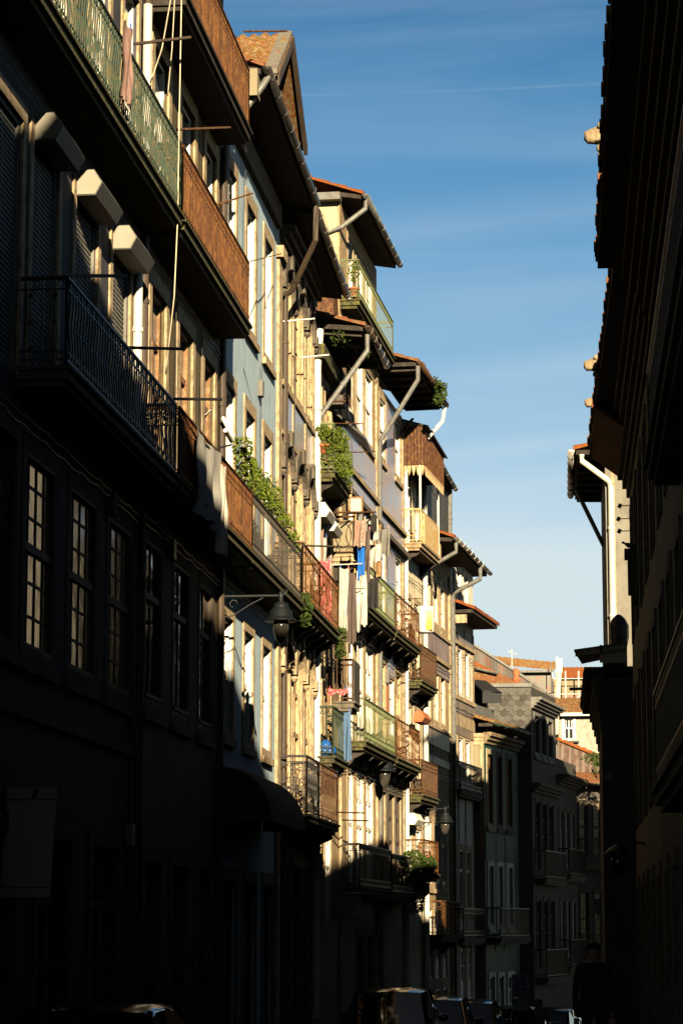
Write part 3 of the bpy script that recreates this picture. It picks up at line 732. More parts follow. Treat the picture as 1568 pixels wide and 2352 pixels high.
# ================================================================= D: tiled house with arched windows
D = Bld('town_house', 'tile fronted house with arched stone window heads behind the brown downpipe', (-6.2, 45.55), (-6.2, 50.7))
def arch_piece(b, a0, a1, zs, zt, m='stone', trim='stone_dark', o=.02, parent=None):
    """fills the top of a rectangular opening with a spandrel that leaves a round arch, plus a projecting hood"""
    am = (a0 + a1) / 2; r = (a1 - a0) / 2; hh = zt - zs - .03; n = 12
    arc = [(am - r * math.cos(math.pi * k / n), zs + hh * math.sin(math.pi * k / n)) for k in range(n + 1)]
    f = MB(); vs = []
    for oo in (o, -.12): vs += [(a, -oo, z) for a, z in arc] + [(a, -oo, zt + .02) for a, z in arc]
    k = n + 1
    f.add(vs, [(i, i + 1, k + i + 1, k + i) for i in range(n)] + [(i, i + 1, 2 * k + i + 1, 2 * k + i) for i in range(n)])
    s_ = b.part(f, 'spandrel', m)
    h = MB(); pr = [(am - (r + .22) * math.cos(math.pi * q / n), zs + .05 + (hh + .28) * math.sin(math.pi * q / n)) for q in range(n + 1)]
    pi_ = [(am - (r + .04) * math.cos(math.pi * q / n), zs + (hh + .07) * math.sin(math.pi * q / n)) for q in range(n + 1)]
    vs = [(a, -.0, z) for a, z in pr] + [(a, -.1, z) for a, z in pr] + [(a, -.1, z) for a, z in pi_] + [(a, -.0, z) for a, z in pi_]
    h.add(vs, [(q * k + i, q * k + i + 1, (q + 1) * k + i + 1, (q + 1) * k + i) for q in range(3) for i in range(n)])
    h.prism_o([(am - .1, zt + .05), (am + .1, zt + .05), (am + .13, zt + .34), (am - .13, zt + .34)], 0, .15)
    for sgn in (-1, 1):
        c = am + sgn * (r + .2); h.prism_o([(c - .12, zs - .05), (c + .12, zs - .05), (c + .09, zs + .16), (c - .09, zs + .16)], 0, .13); h.lathe((c, .07, zs - .12), [(.02, -.06), (.07, 0), (.04, .07)], 8)
    h.build('hood_mould', trim, s_)
dc = ((.3, 1.55), (2.1, 3.4), (3.85, 4.85))
for i, (a, c) in enumerate(dc):
    D.win(a, c, 10.35, 12.45, 'panel', 'wood_pale', 'wood_pale', 'stone', .16, rec=.08)
    D.win(a, c, 6.05, 9.0, 'panel', 'wood_pale', 'wood_pale', 'stone', .16, sill=False, rec=.08)
    D.win(a, c, 2.1, 5.3, 'door', 'wood_pale', 'wood_pale', 'stone', .16, sill=False, rec=.07)
doors(D, [(a, c) for a, c in dc], 1.2)
D.wall(13.1, 'plaster_worn', back=9)
for a, c in dc:
    arch_piece(D, a, c, 12.0, 12.45); arch_piece(D, a, c, 8.55, 9.0); arch_piece(D, a, c, 4.85, 5.3, trim='stone')
    D.strip(a - .12, c + .12, 9.3, 10.05, .035, 'tile_blue', 'tile_panel')
for z in (5.75, 9.15, 10.08): D.band(z, z + .09, .07, 'stone')
D.strip(4.95, 5.13, D.g, 12.7, .05, 'stone'); D.strip(1.7, 1.95, 9.2, 12.5, .05, 'stone'); D.strip(3.6, 3.85, 9.2, 12.5, .05, 'stone')
D.eave(13.3, .6, a0=-.1, a1=5.2, z1=13.0, gut='zinc_dark', hooks='zinc_dark', tiles='roof_old', zw=.1, back=4.5, rise=2.0, rafters=False)
D.cornice(12.85, .3, .3, 'stone_dark')
D.balcony(-.6, 2.05, 5.98, .55, 'ornate', 'rust_iron', 1.0, sp=.13, slab='stone_moss', br=3)
D.balcony(2.1, 5.2, 5.98, .55, 'ornate', 'rust_iron', 1.0, sp=.13, slab='stone_moss', br=4)
D.balcony(.1, 1.85, 2.1, .55, 'scroll', 'black_iron', 1.05, slab='stone_dark', br=2)
D.balcony(2.0, 5.1, 2.1, .55, 'ornate', 'rust_dark', 1.05, sp=.13, slab='stone_dark', br=3)
for z, a in ((11.35, .3), (11.2, 2.7)):
    D.pipe([(a, .03, z), (a + .25, .6, z + .1)], .016, 'pvc_white', rings=False, name='line_bracket')

# ================================================================= E0: narrow cream house, plants on balcony
E0 = Bld('town_house', 'narrow house behind the white drainpipe with a plant filled balcony', (-6.2, 50.7), (-6.16, 55.3))
for a, c in ((.5, 1.5), (2.1, 3.1)):
    E0.win(a, c, 9.45, 11.6, 'door', 'wood_pale', 'glass_clear', 'stone', .16, sill=False, rec=.05, so=.015)
    E0.win(a, c, 6.0, 8.3, 'door', 'wood_brown', 'glass_curtain', 'stone', .16, sill=False, rec=.05, so=.015)
    E0.win(a, c, 3.7, 5.6, 'door', 'wood_brown', 'glass_clear', 'stone', .16, sill=False, rec=.05, so=.015)
    E0.win(a, c, .2, 2.4, 'door', 'paint_white', 'glass_curtain', 'stone', .16, sill=False, rec=.05, so=.015)
E0.wall(12.35, 'plaster_worn', back=8)
E0.band(11.75, 12.05, .25, 'stone_moss', -.02, 2.5, 'ledge')
E0.eave(12.4, 1.0, a0=.4, a1=4.4, z1=12.45, gut='brown_pipe', tiles='roof_old', zw=.1, back=3.5, rise=1.3)
E0.balcony(.1, 2.75, 9.38, .45, 'bars', 'lime_iron', 1.0, sp=.1, slab='stone_moss', br=2)
E0.balcony(.05, 2.3, 3.5, .45, 'bars', 'green_iron', 1.0, sp=.1, slab='stone_moss', br=2)
E0.balcony(3.45, 4.5, 8.12, .5, 'oval', 'rust_dark', .85, slab='stone', br=1)
E0.strip(3.52, 4.45, 8.1, 8.9, .43, 'plaster_gable', 'balcony_screen')
E0.pipe([(.2, .12, 12.4), (.12, .1, 11.9), (.1, .08, 11.6), (.1, .08, -1.7)], .085, 'pvc_white')
E0.pipe([(.55, 1.08, 12.35), (.55, 1.08, 12.0), (.25, .15, 10.6), (.22, .1, 10.4)], .055, 'zinc')
# tin porch over the second door, wire cage beside it
m = MB(); m.hexa([(3.2, 0, 11.3), (4.5, 0, 11.3), (4.5, .75, 10.55), (3.2, .75, 10.65), (3.2, 0, 11.36), (4.5, 0, 11.36), (4.5, .75, 10.61), (3.2, .75, 10.71)])
E0.part(m, 'tin_canopy', 'zinc_dark')
m = MB(); railing(m, (2.75, 0), (2.75, .4), 11.35, .9, 'mesh'); railing(m, (2.75, .4), (3.4, .4), 11.35, .9, 'mesh'); E0.part(m, 'wire_cage', 'rust_dark')
E0.strip(2.78, 3.3, 11.35, 12.1, .3, 'plaster_grey', 'roof_box')
# grey sheet panel balcony low on the wall
E0.balcony(3.3, 4.4, 4.9, .48, 'plain', 'rust_dark', .9, slab='stone_dark')
E0.part(MB().box(3.3, 4.4, .462, .49, 4.9, 5.78), 'metal_sheet', 'grey_iron')

# ================================================================= E1: cream gable house with green top balcony
E1 = Bld('town_house', 'tall cream house with lilac tile panels and a long green top balcony', (-6.15, 55.3), (-5.9, 61.5))
def colsrc(b, spans, y, o=0): return [(SS(b, p, y, o), SS(b, q, y, o)) for p, q in spans]
e1c = colsrc(E1, [(1146, 1163), (1174, 1196), (1204, 1227)], 2120)
E1.e1c = e1c
for i, (a, c) in enumerate(e1c):
    a_, c_ = (max(a, .25), c)
    E1.win(a_, c_, 14.25, 16.0, 'panel', 'paint_white', 'paint_white', 'stone', .12, sill=False, rec=.05, so=.015)
    zt = ZZ(E1, (1165, 1195, 1215)[i], (1205, 1225, 1250)[i]); 
    E1.win(a_, c_, 11.75, 13.45, 'two', 'paint_white', 'paint_white', 'stone', .16, rec=.05, so=.015)
    E1.win(a_, c_, 7.4, 9.75, 'panel', 'paint_white', 'paint_white', 'stone', .16, sill=False, rec=.05, so=.015)
    E1.win(a_, c_, 4.3, 6.75, 'door', 'paint_white', 'paint_white', 'stone', .2, sill=False, rec=.05, so=.015)
    E1.win(a_, c_, 1.1, 3.6, 'door', 'paint_white', 'paint_white', 'stone', .2, sill=False, rec=.05, so=.015)
doors(E1, e1c[1:], -.1)
E1.wall(16.5, 'plaster_worn', back=7)
E1.part(MB().box(-.004, -.02, -7, -.05, 12.5, 16.45), 'gable_wall', 'gable_cream')
E1.part(MB().box(-.3, .0, -7, .05, 16.45, 16.62), 'gable_coping', 'zinc')
E1.band(10.6, 11.35, .03, 'tile_pale', name='tile_panel'); E1.band(10.02, 10.42, .03, 'tile_pale', name='tile_panel')
E1.band(10.43, 10.55, .1, 'stone'); E1.band(9.85, 9.97, .17, 'stone_dark'); E1.band(6.95, 7.2, .08, 'stone'); E1.band(3.7, 4.05, .08, 'stone')
E1.strip(5.85, 6.15, E1.g, 13.8, .06, 'stone'); E1.strip(0, .12, E1.g, 13.8, .05, 'stone')
E1.eave(16.5, .5, a0=-.05, a1=6.15, z1=16.5, gut='zinc', hooks='zinc', tiles='roof_tile', zw=.1, back=3, rise=1.2, rafters=False)
E1.roof(-.3, 5.6, -1.0, 17.2, 17.2, 5, 1.0, 'roof_tile')
E1.part(MB().box(0, 5.6, -3, -1.0, 16.5, 17.2), 'attic_wall', 'plaster_gable')
E1.pipe([(.1, .6, 16.55), (.1, .58, 16.3), (-.05, .05, 15.85), (-.09, -.3, 15.7), (-.09, -.3, 13.6)], .06, 'zinc')
E1.balcony(.05, 6.1, 14.18, .45, 'bars', 'lime_iron', .92, sp=.13, slab='stone_moss', br=0)
E1.balcony(.75, 6.0, 7.3, .48, 'bars', 'lime_iron', .95, sp=.12, slab='stone_moss', br=4)
E1.balcony(.75, 6.0, 4.2, .48, 'bars', 'lime_iron', .95, sp=.12, slab='stone_moss', br=4)
E1.balcony(.5, 5.8, .95, .4, 'bars', 'black_iron', .95, sp=.12, slab='stone_dark')
E1.pipe([(6.1, 1.05, 13.95), (6.1, 1.05, 13.6), (6.1, .12, 12.1), (6.12, .08, 11.9), (6.12, .08, -2.5)], .06, 'zinc')
E1.part(MB().hexa([(-.9, .0, 13.2), (-.02, .0, 13.2), (-.02, -.9, 13.2), (-.9, -.9, 13.2), (-.5, -.05, 14.6), (-.02, -.05, 14.6), (-.02, -.85, 14.6), (-.5, -.85, 14.6)]), 'roof_shed', 'corrugated_rust')

# ================================================================= F: azure tiles, fern on the eave
Fb = Bld('town_house', 'narrow azure tiled house with a broad dark eave and a fern on the gutter', (-5.9, 61.5), (-5.65, 66.0))
fc = colsrc(Fb, [(1252, 1269), (1276, 1297), (1302, 1320)], 2120); L = Fb.L
for i, (a, c) in enumerate(fc):
    a = max(a, .2); c = min(c, L - .25)
    if i != 1:
        Fb.win(a, c, 11.85, 13.3, 'two', 'paint_white', 'paint_white', 'stone', .14, rec=.05, so=.015)
        Fb.win(a, c, 7.5, 9.6, 'panel', 'paint_white', 'paint_white', 'stone', .12, sill=False, rec=.05, so=.015)
        Fb.win(a, c, 4.3, 6.6, 'door', 'wood_pale', 'wood_pale', 'stone', .16, sill=False, rec=.05, so=.015)
    Fb.win(a, c, 1.0, 3.4, 'door', 'wood_dark', 'glass', 'stone_dark', .16, sill=False)
Fb.win(fc[1][0], fc[1][1], 4.9, 6.35, 'panel', 'paint_white', 'paint_white', 'stone', .16, rec=.05, so=.015)
Fb.wall(13.6, 'plaster_worn', back=8)
Fb.band(10.9, 13.4, .03, 'tile_azure', fc[0][1] + .15, fc[2][0] - .15, 'tile_panel'); Fb.band(10.5, 11.5, .032, 'tile_azure', .02, L - .1, 'tile_panel'); Fb.band(9.95, 10.33, .03, 'tile_azure', .02, L - .1, 'tile_panel')
Fb.band(7.3, 9.7, .03, 'tile_azure', fc[0][1] + .15, fc[2][0] - .15, 'tile_panel'); Fb.band(6.4, 7.0, .03, 'tile_azure', fc[1][0], fc[1][1], 'tile_panel')
Fb.band(10.36, 10.46, .12, 'stone'); Fb.band(9.78, 9.9, .18, 'stone_dark'); Fb.band(6.8, 7.0, .1, 'stone', fc[1][1] + .2); Fb.band(3.7, 3.95, .1, 'stone')
Fb.strip(fc[0][1] + .17, fc[0][1] + .4, 4.2, 6.4, .03, 'terracotta', 'orange_panel')
Fb.strip(L - .22, L - .02, Fb.g, 13.3, .05, 'stone')
Fb.eave(14.0, .98, a0=.1, a1=5.4, gut='rust_dark', hooks='rust_dark', tiles='roof_old', zw=.0, back=4, rise=1.5, rafters=True)
Fb.balcony(0.05, 4.3, 7.3, .48, 'ornate', 'rust_iron', .95, sp=.15, slab='stone_moss', br=4)
Fb.balcony(0.05, 4.3, 4.2, .48, 'ornate', 'rust_iron', .95, sp=.15, slab='stone_moss', br=4)
Fb.balcony(0.1, 4.1, .9, .35, 'bars', 'black_iron', .95, sp=.12, slab='stone_dark')
Fb.pipe([(5.3, 1.05, 14.0), (5.2, 1.0, 13.6), (4.75, .5, 12.9), (4.6, .1, 12.4), (4.58, .08, 12.2), (4.58, .08, -3)], .055, 'pvc_white')

# ================================================================= G1: timber gallery house
G1 = Bld('town_house', 'narrow house with a rusty corrugated loggia over a yellow balcony', (-5.65, 66.0), (-5.38, 69.2))
for a, c in ((.3, 1.2), (1.8, 2.7)):
    G1.win(a, c, 10.3, 12.2, 'panel', 'paint_white', 'paint_white', 'stone', .12, sill=False, rec=.05, so=.015)
    G1.win(a, c, 6.8, 8.8, 'panel', 'paint_cream', 'paint_cream', 'stone', .14, sill=False, rec=.05, so=.015)
    G1.win(a, c, 3.7, 5.9, 'door', 'paint_cream', 'glass_curtain', 'stone', .14, sill=False, rec=.05, so=.015)
    G1.win(a, c, .4, 2.7, 'door', 'paint_white', 'glass_curtain', 'stone', .14, sill=False, rec=.05, so=.015)
G1.wall(13.0, 'plaster_cream', back=7)
def corr_wall(mb, p, q, z0, z1, amp=.02, per=.12):
    P = Vector(p); Q = Vector(q); L = (Q - P).length; d = (Q - P) / L; nn = Vector((d.y, -d.x)); k = int(L / per * 6) + 1
    vs = []
    for i in range(k + 1):
        c = P + d * L * i / k + nn * amp * math.sin(2 * math.pi * L * i / k / per); vs += [(c.x, -c.y, z0), (c.x, -c.y, z1)]
    mb.add(vs, [(2 * i, 2 * i + 2, 2 * i + 3, 2 * i + 1) for i in range(k)])
m = MB(); ob = .62
corr_wall(m, (0, 0), (0, ob), 12.3, 13.35, .012, .09); corr_wall(m, (0, ob), (3.2, ob), 12.25, 13.2, .012, .09); corr_wall(m, (3.2, ob), (3.2, 0), 12.3, 13.1, .012, .09)
lg = G1.part(m, 'loggia', 'corrugated_rust')
MB().hexa([(-.05, -.3, 13.6), (3.3, -.3, 13.4), (3.3, .72, 13.05), (-.05, .72, 13.3), (-.05, -.3, 13.65), (3.3, -.3, 13.45), (3.3, .72, 13.1), (-.05, .72, 13.35)]).build('loggia_roof', 'zinc_dark', lg)
fr = MB()
for i in range(5): fr.prism_a([(.12 * i + .01, 12.28), (.12 * i + .12, 12.28), (.12 * i + .1, 12.12), (.12 * i + .065, 12.0), (.12 * i + .03, 12.12)], -.01, .01)
for i in range(22): a = i * .145; fr.prism_o([(a, 12.25), (a + .14, 12.25), (a + .1, 12.1), (a + .07, 12.0), (a + .035, 12.1)], ob - .01, ob + .01)
fr.build('fringe', 'wood_pale', lg)
fr = MB()
for a in (.02, 3.1): fr.box(a, a + .05, .45, .5, 10.3, 12.3)
fr.build('post', 'pvc_white', lg)
G1.balcony(.0, 3.0, 10.2, .5, 'ornate', 'yellow_iron', .9, sp=.1, slab='plaster_worn', br=2)
G1.part(MB().box(.5, 2.95, .49, .512, 10.24, 11.05), 'yellow_sheet', 'yellow_iron')
G1.balcony(.2, 2.9, 6.55, .45, 'rustpanel', 'rust_dark', .95, sp=.07, slab='stone_moss', br=2)
G1.balcony(.3, 3.0, 3.55, .45, 'rustpanel', 'rust_dark', .9, sp=.07, slab='stone_moss', br=2)
G1.balcony(.0, 2.4, 1.5, .55, 'ornate', 'rust_iron', .85, sp=.1, slab='stone_moss', br=1)
G1.pipe([(3.08, .1, 12.3), (3.08, .1, -3)], .07, 'pvc_white')

# ================================================================= G2: curved brown tile bands, orange eave
G2 = Bld('town_house', 'house with brown tile bands, bright orange tiled eave and slate attic', (-5.38, 69.2), (-4.97, 74.4)); L = G2.L
gc = colsrc(G2, [(1401, 1417), (1425, 1442), (1450, 1464)], 2050)
for a, c in gc:
    a = max(a, .3); c = min(c, L - .4)
    G2.win(a, c, ZZ(G2, 1424, 2046), ZZ(G2, 1402, 1866), 'panel', 'paint_cream', 'paint_cream', 'stone', .14, rec=.05, so=.015)
    G2.win(a, c, ZZ(G2, 1425, 2371), ZZ(G2, 1425, 2206), 'panel', 'paint_cream', 'paint_cream', 'stone', .14, rec=.05, so=.015)
    G2.win(a, c, 1.3, 3.0, 'sash', 'paint_white', 'glass_curtain', 'stone', .14, rec=.05, so=.015)
    G2.win(a, c, -1.3, .6, 'door', 'paint_white', 'glass_curtain', 'stone', .14, sill=False, rec=.05, so=.015)
    G2.win(a, c, -3.1, -1.6, 'door', 'paint_white', 'glass_curtain', 'stone', .14, sill=False, rec=.05, so=.015)
for a, c in ((.9, 1.6), (2.5, 3.2)): G2.win(a, c, 11.3, 12.8, 'panel', 'wood_pale', 'wood_brown', 'stone', .12, rec=.04, so=.015)
G2.wall(13.3, 'plaster_worn', back=7)
G2.band(10.85, 13.2, .03, 'slate_courses', name='slate_hanging')
z1, z0 = ZZ(G2, 1400, 2068), ZZ(G2, 1400, 2138); G2.band(z0, z1, .035, 'tile_purple', name='tile_panel'); G2.band(z1, z1 + .1, .09, 'stone'); G2.band(z0 - .12, z0, .06, 'stone')
z3, z2 = ZZ(G2, 1403, 2391), ZZ(G2, 1403, 2447); G2.band(z2, z3, .035, 'tile_brown', name='tile_panel'); G2.band(z2 - .5, z2 - .3, .035, 'tile_brown', name='tile_panel'); G2.band(z3, z3 + .08, .08, 'stone')
zq = ZZ(G2, 1400, 2160); G2.band(zq - .32, zq - .02, .036, 'tile_purple', name='tile_panel')
G2.strip(L - .35, L - .1, G2.g, 10.4, .06, 'stone'); G2.strip(0, .25, G2.g, 10.4, .04, 'plaster_cream')
G2.eave(10.7, .85, a0=-.02, a1=L + .05, gut='zinc', hooks='pvc_white', tiles='roof_tile', zw=.05, back=-.03, rise=.32, rafters=False)
G2.strip(-.02, .25, 10.2, 10.65, .5, 'stone', 'corbel')
G2.eave(13.3, .18, a0=0, a1=4.6, z1=12.9, gut='zinc_dark', tiles='roof_old', rafters=False, back=3, rise=1.2, zw=0)
G2.pipe([(4.6, .12, 13.0), (4.6, .1, 10.8)], .07, 'zinc')
G2.pipe([(.15, .93, 10.7), (.15, .93, 10.42), (.1, .1, 9.95), (.1, .08, 9.8), (.1, .08, -3)], .06, 'zinc')
G2.pipe([(L - .05, .93, 10.7), (L - .05, .93, 10.35), (L - .05, .14, 9.95), (L - .05, .1, 9.8), (L - .05, .1, -3.5)], .07, 'zinc')
G2.balcony(.1, 3.4, -.1, .5, 'ornate', 'rust_iron', .9, sp=.12, slab='stone_moss', br=2)
G2.balcony(.1, 3.4, -2.8, .5, 'ornate', 'rust_iron', .9, sp=.12, slab='stone_dark', br=2)

# ================================================================= H: stone corner house with white shutters
H = Bld('town_house', 'stone corner house with white shutters beneath an orange tile canopy', (-4.97, 74.4), (-4.5, 78.3)); L = H.L
hc = colsrc(H, [(1483, 1499), (1505, 1522), (1529, 1545)], 2200)
for a, c in hc:
    a = max(a, .12)
    H.win(a, c, ZZ(H, 1484, 2271), ZZ(H, 1484, 2118), 'panel', 'paint_white', 'paint_white', 'stone', .1, rec=.05, so=.015, sill=False)
    H.win(a, c, ZZ(H, 1484, 2560), ZZ(H, 1484, 2420), 'panel', 'paint_white', 'paint_white', 'stone', .1, rec=.05, so=.015, sill=False)
    H.win(a, c, .6, 2.4, 'sash', 'paint_white', 'glass', 'stone', .14, rec=.05, so=.015)
    H.win(a, c, -2.0, -.1, 'door', 'paint_white', 'glass', 'stone', .14, sill=False, rec=.05, so=.015)
for a, c in ((.2, .85), (1.05, 1.8), (2.25, 2.95)): H.win(a, c, 9.75, 10.85, 'panel', 'paint_white', 'paint_white', 'plaster_white', .1, rec=.04, so=.015, sill=False)
H.wall(11.15, 'plaster_white', back=7)
H.band(H.g, 9.1, .02, 'plaster_worn', .0, .12, 'pilaster'); H.band(H.g, 9.1, .02, 'stone', L - .3, L, 'pilaster'); H.band(H.g, 9.1, .02, 'stone', 1.06, 1.24, 'pilaster'); H.band(H.g, 9.1, .02, 'stone', 2.2, 2.45, 'pilaster')
za, zb_ = ZZ(H, 1484, 2080), ZZ(H, 1484, 2102); H.band(zb_, za, .03, 'tile_brown', name='tile_panel'); H.band(zb_ - .1, zb_, .08, 'stone')
za, zb_ = ZZ(H, 1484, 2297), ZZ(H, 1484, 2343); H.band(zb_, za, .035, 'tile_brown', name='tile_panel'); H.band(za, za + .12, .08, 'stone'); H.band(zb_ - .35, zb_, .03, 'stone'); H.band(zb_ - .62, zb_ - .36, .035, 'tile_brown', name='tile_panel')
H.eave(9.35, .7, a0=0, a1=4.3, gut=None, tiles='roof_tile', zw=.0, back=-.03, rise=.3, rafters=False)
H.eave(11.2, .42, a0=-.1, a1=4.1, z1=11.0, gut='zinc_dark', tiles='roof_old', back=4, rise=1.0, zw=.0, rafters=False)
H.strip(.0, .12, 9.05, 9.3, .5, 'stone', 'corbel')
H.balcony(.05, 3.7, ZZ(H, 1484, 2600), .3, 'bars', 'black_iron', .8, sp=.12, slab='stone_dark')
H.balcony(.05, 3.7, -.2, .35, 'bars', 'black_iron', .85, sp=.12, slab='stone_dark')
H.balcony(.05, 3.7, -3.0, .35, 'bars', 'black_iron', .85, sp=.12, slab='stone_dark')
KS = 1.05
# ================================================================= I: green tiled low house, projecting
I = Bld('town_house', 'low green tiled house with mossy roof and louvred shutters', (-3.99 * KS, 74.5 * KS), (-3.17 * KS, 78.5 * KS))
ic = [(.35, .95), (1.5, 2.1), (2.7, 3.4)]
for i, (a, c) in enumerate(ic):
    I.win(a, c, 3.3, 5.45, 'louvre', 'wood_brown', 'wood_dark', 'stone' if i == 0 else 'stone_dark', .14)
    I.win(a, c, .2, 2.0, 'louvre', 'paint_white', 'glass', 'plaster_white', .12)
    I.win(a, c, -3.2, -1.4, 'door', 'paint_white', 'glass', 'plaster_white', .12, sill=False)
I.wall(6.0, 'tile_green', back=5)
I.band(-.6, 5.9, .02, 'tile_green', 1.12, 1.38, 'tile_panel'); I.band(-.6, 5.9, .02, 'tile_green', 2.25, 2.55, 'tile_panel'); I.band(2.15, 3.0, .02, 'tile_green', 0.05, 4.0, 'tile_panel')
I.cornice(5.75, .35, .25, 'stone'); I.cornice(5.75, .35, .25, 'stone')
I.eave(6.25, .35, a0=-.3, a1=4.1, gut='green_iron', hooks='green_iron', tiles='roof_moss', back=2.2, rise=.8, zw=0, rafters=False)
I.balcony(.1, 3.9, -.2, .45, 'plain', 'black_iron', .9, slab='stone_dark')
IS = Bld('house_wing', 'weathered stone end wall beside the louvred green tiled house', (-4.45 * KS, 74.42 * KS), (-3.995 * KS, 74.42 * KS))
IS.wall(5.9, 'plaster_gable', back=.06, z0=-4.4); IS.cornice(5.7, .35, .12, 'stone', a0=-.1); IS.strip(.02, .1, 2.4, 5.7, .05, 'stone'); IS.strip(.36, .44, 2.4, 5.7, .05, 'stone')
# glazed roof lantern on I
m = MB().box(.6, 3.2, -1.3, -.5, 6.6, 7.05); I.part(m, 'skylight', 'zinc')

# ================================================================= J: fish-scale slate gable
JG = Bld('slate_gable_house', 'house with a grey fish-scale slate gable above the mossy roof', (atY(1112, 1600, 79 * KS).x, 79.0 * KS), (-2.75 * KS, 79.0 * KS))
J_lines = []
JG.wall(7.95, 'fish_slate', back=5, z0=-4.5)
JL = JG.L; FS = [MB(), MB(), MB()]; w = .26; rows = 19; rr = random.Random(2)
for r in range(rows):
    zt = 7.93 - r * .17; off = (w / 2) if r % 2 else 0; k = -1
    while k * w + off < JL:
        a = k * w + off; k += 1; n = 8
        cl = lambda v: max(0, min(JL, v))
        pts = [(cl(a), zt), (cl(a + w), zt)] + [(cl(a + w / 2 + w / 2 * math.cos(math.pi * q / n)), zt - .15 - .13 * math.sin(math.pi * q / n)) for q in range(n + 1)]
        if pts[1][0] - pts[0][0] > .03: FS[rr.choice((0, 0, 1, 1, 2))].add([(p, -(.01 + (zt - z) * .16), z) for p, z in pts] + [(p, -.0, z) for p, z in pts[2:]], [tuple(range(len(pts)))] + [(2 + q, 3 + q, len(pts) + q + 1, len(pts) + q) for q in range(n)])
for f_, m_ in zip(FS, ('fish_slate', 'fish_slate', 'plaster_brown')): JG.part(f_, 'fish_scale_slates', m_)
JG.band(7.94, 8.06, .08, 'zinc', -.05, JG.L + .03, 'parapet')
J = Bld('town_house', 'grey dormered house with three tall narrow windows under a moulded cornice', (-2.75 * KS, 79.0 * KS), (-2.1 * KS, 83.3 * KS))
for a in (.5, 1.75, 3.0):
    J.win(a, a + .85, 5.85, 7.05, 'two', 'plaster_brown', 'glass', 'plaster_grey', .1, so=.03)
    J.win(a, a + .8, 2.0, 4.2, 'door', 'wood_dark', 'glass', 'stone_dark', .12, sill=False)
    J.win(a, a + .8, -1.2, 1.0, 'door', 'wood_dark', 'glass', 'stone_dark', .12, sill=False)
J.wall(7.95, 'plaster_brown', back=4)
J.cornice(7.25, .36, .35, 'plaster_grey', steps=4); J.cornice(4.5, .3, .3, 'stone_dark')
J.balcony(.2, 4.2, 1.7, .4, 'plain', 'black_iron', .9, slab='stone_dark'); J.balcony(.2, 4.2, -1.5, .4, 'plain', 'black_iron', .9, slab='stone_dark')
J.part(MB().lathe((.6, -.6,  7.95), [(.12, 0), (.1, .25), (.16, .3), (.08, .42), (.13, .52), (.1, .64), (.02, .7)], 10), 'finial', 'terracotta', True)
J.part(MB().hexa([(0, -.2,  7.95), (4.2, -.2, 7.7), (4.2, -3, 7.7), (0, -3,  7.95), (0, -.9, 8.35), (4.2, -.9, 7.95), (4.2, -1.4, 7.95), (0, -1.4, 8.35)]), 'roof', 'roof_old')
Kb = Bld('town_house', 'narrow dark house with a heavy parapet cornice next to the slate gable', (-2.1 * KS, 83.3 * KS), (-1.53 * KS, 87.3 * KS))
for a in (.4, 1.6, 2.8):
    for z in (2.2, -.9): Kb.win(a, a + .8, z, z + 1.9, 'sash', 'paint_white', 'glass', 'stone_dark', .12, sill=False)
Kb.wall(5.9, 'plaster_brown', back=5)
Kb.cornice(5.0, .35, .45, 'stone_dark', steps=4); Kb.balcony(.2, 3.8, 1.9, .4, 'plain', 'black_iron', .9, slab='stone_dark'); Kb.balcony(.2, 3.8, -1.2, .4, 'plain', 'black_iron', .9, slab='stone_dark')
# L: houses closing the bend, facing the camera
Lb = Bld('town_house', 'dark house closing the bend with small paned windows tinted for mirrored light', (-1.6 * KS, 88.0 * KS), (1.6 * KS, 90.5 * KS))
for a in (.2, .85, 1.5, 2.2, 3.0):
    for z in (2.7, -.6, -3.2): Lb.win(a, a + .38, z, z + 2.0, 'grid', 'wood_dark', 'glass_warm', 'stone_dark', .06, sill=False)
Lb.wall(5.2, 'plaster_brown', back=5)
Lb.balcony(.1, 3.9, 2.4, .4, 'plain', 'black_iron', .9, slab='stone_dark'); Lb.balcony(.1, 3.9, -1.0, .4, 'plain', 'black_iron', .9, slab='stone_dark')
Lb.eave(5.2, .5, gut='zinc_dark', tiles='roof_old', back=2, rise=.5, zw=0)

# ================================================================= behind: roofs and walls higher up the hill
def face_cam(name, label, x0, x1, Y, z1, m, back=4, cat='building', z1b=None, zb=-4):
    b = Bld(name, label, (x0, Y), (x1, Y), cat); return b
# I/H back roof with black awning
def q(x, y, Y): v = atY(x, y, Y); return v.x, v.z
YM = 81.6
p0, p1, p2, p3 = q(1080, 1640, YM), q(1080, 1530, YM), q(1112, 1556, YM), q(1146, 1600, YM)
M1 = Bld('outbuilding', 'dark outbuilding with a black tarpaulin awning behind the corner house', (p0[0], YM), (p2[0] + .05, YM))
M1.wall(p2[1] - .15, 'tarp_black', back=1.2, z0=4.0)
LM = M1.L
m = MB(); zt = p2[1] - .1; zl = p3[1]
m.hexa([(.0, .02, zt), (LM, .02, zt - .05), (LM + .55, 1.0, zl), (.45, 1.0, zl + .08), (.0, .02, zt + .04), (LM, .02, zt - .01), (LM + .55, 1.0, zl + .04), (.45, 1.0, zl + .12)])
m.box(.45, LM + .55, .97, 1.0, zl - .3, zl + .06).hexa([(LM - .02, .02, zt - .75), (LM, .02, zt - .75), (LM + .55, .98, zl - .3), (LM + .53, .98, zl - .3), (LM - .02, .02, zt - .05), (LM, .02, zt - .05), (LM + .55, .98, zl), (LM + .53, .98, zl)])
M1.part(m, 'awning', 'tarp_black')
m = MB()
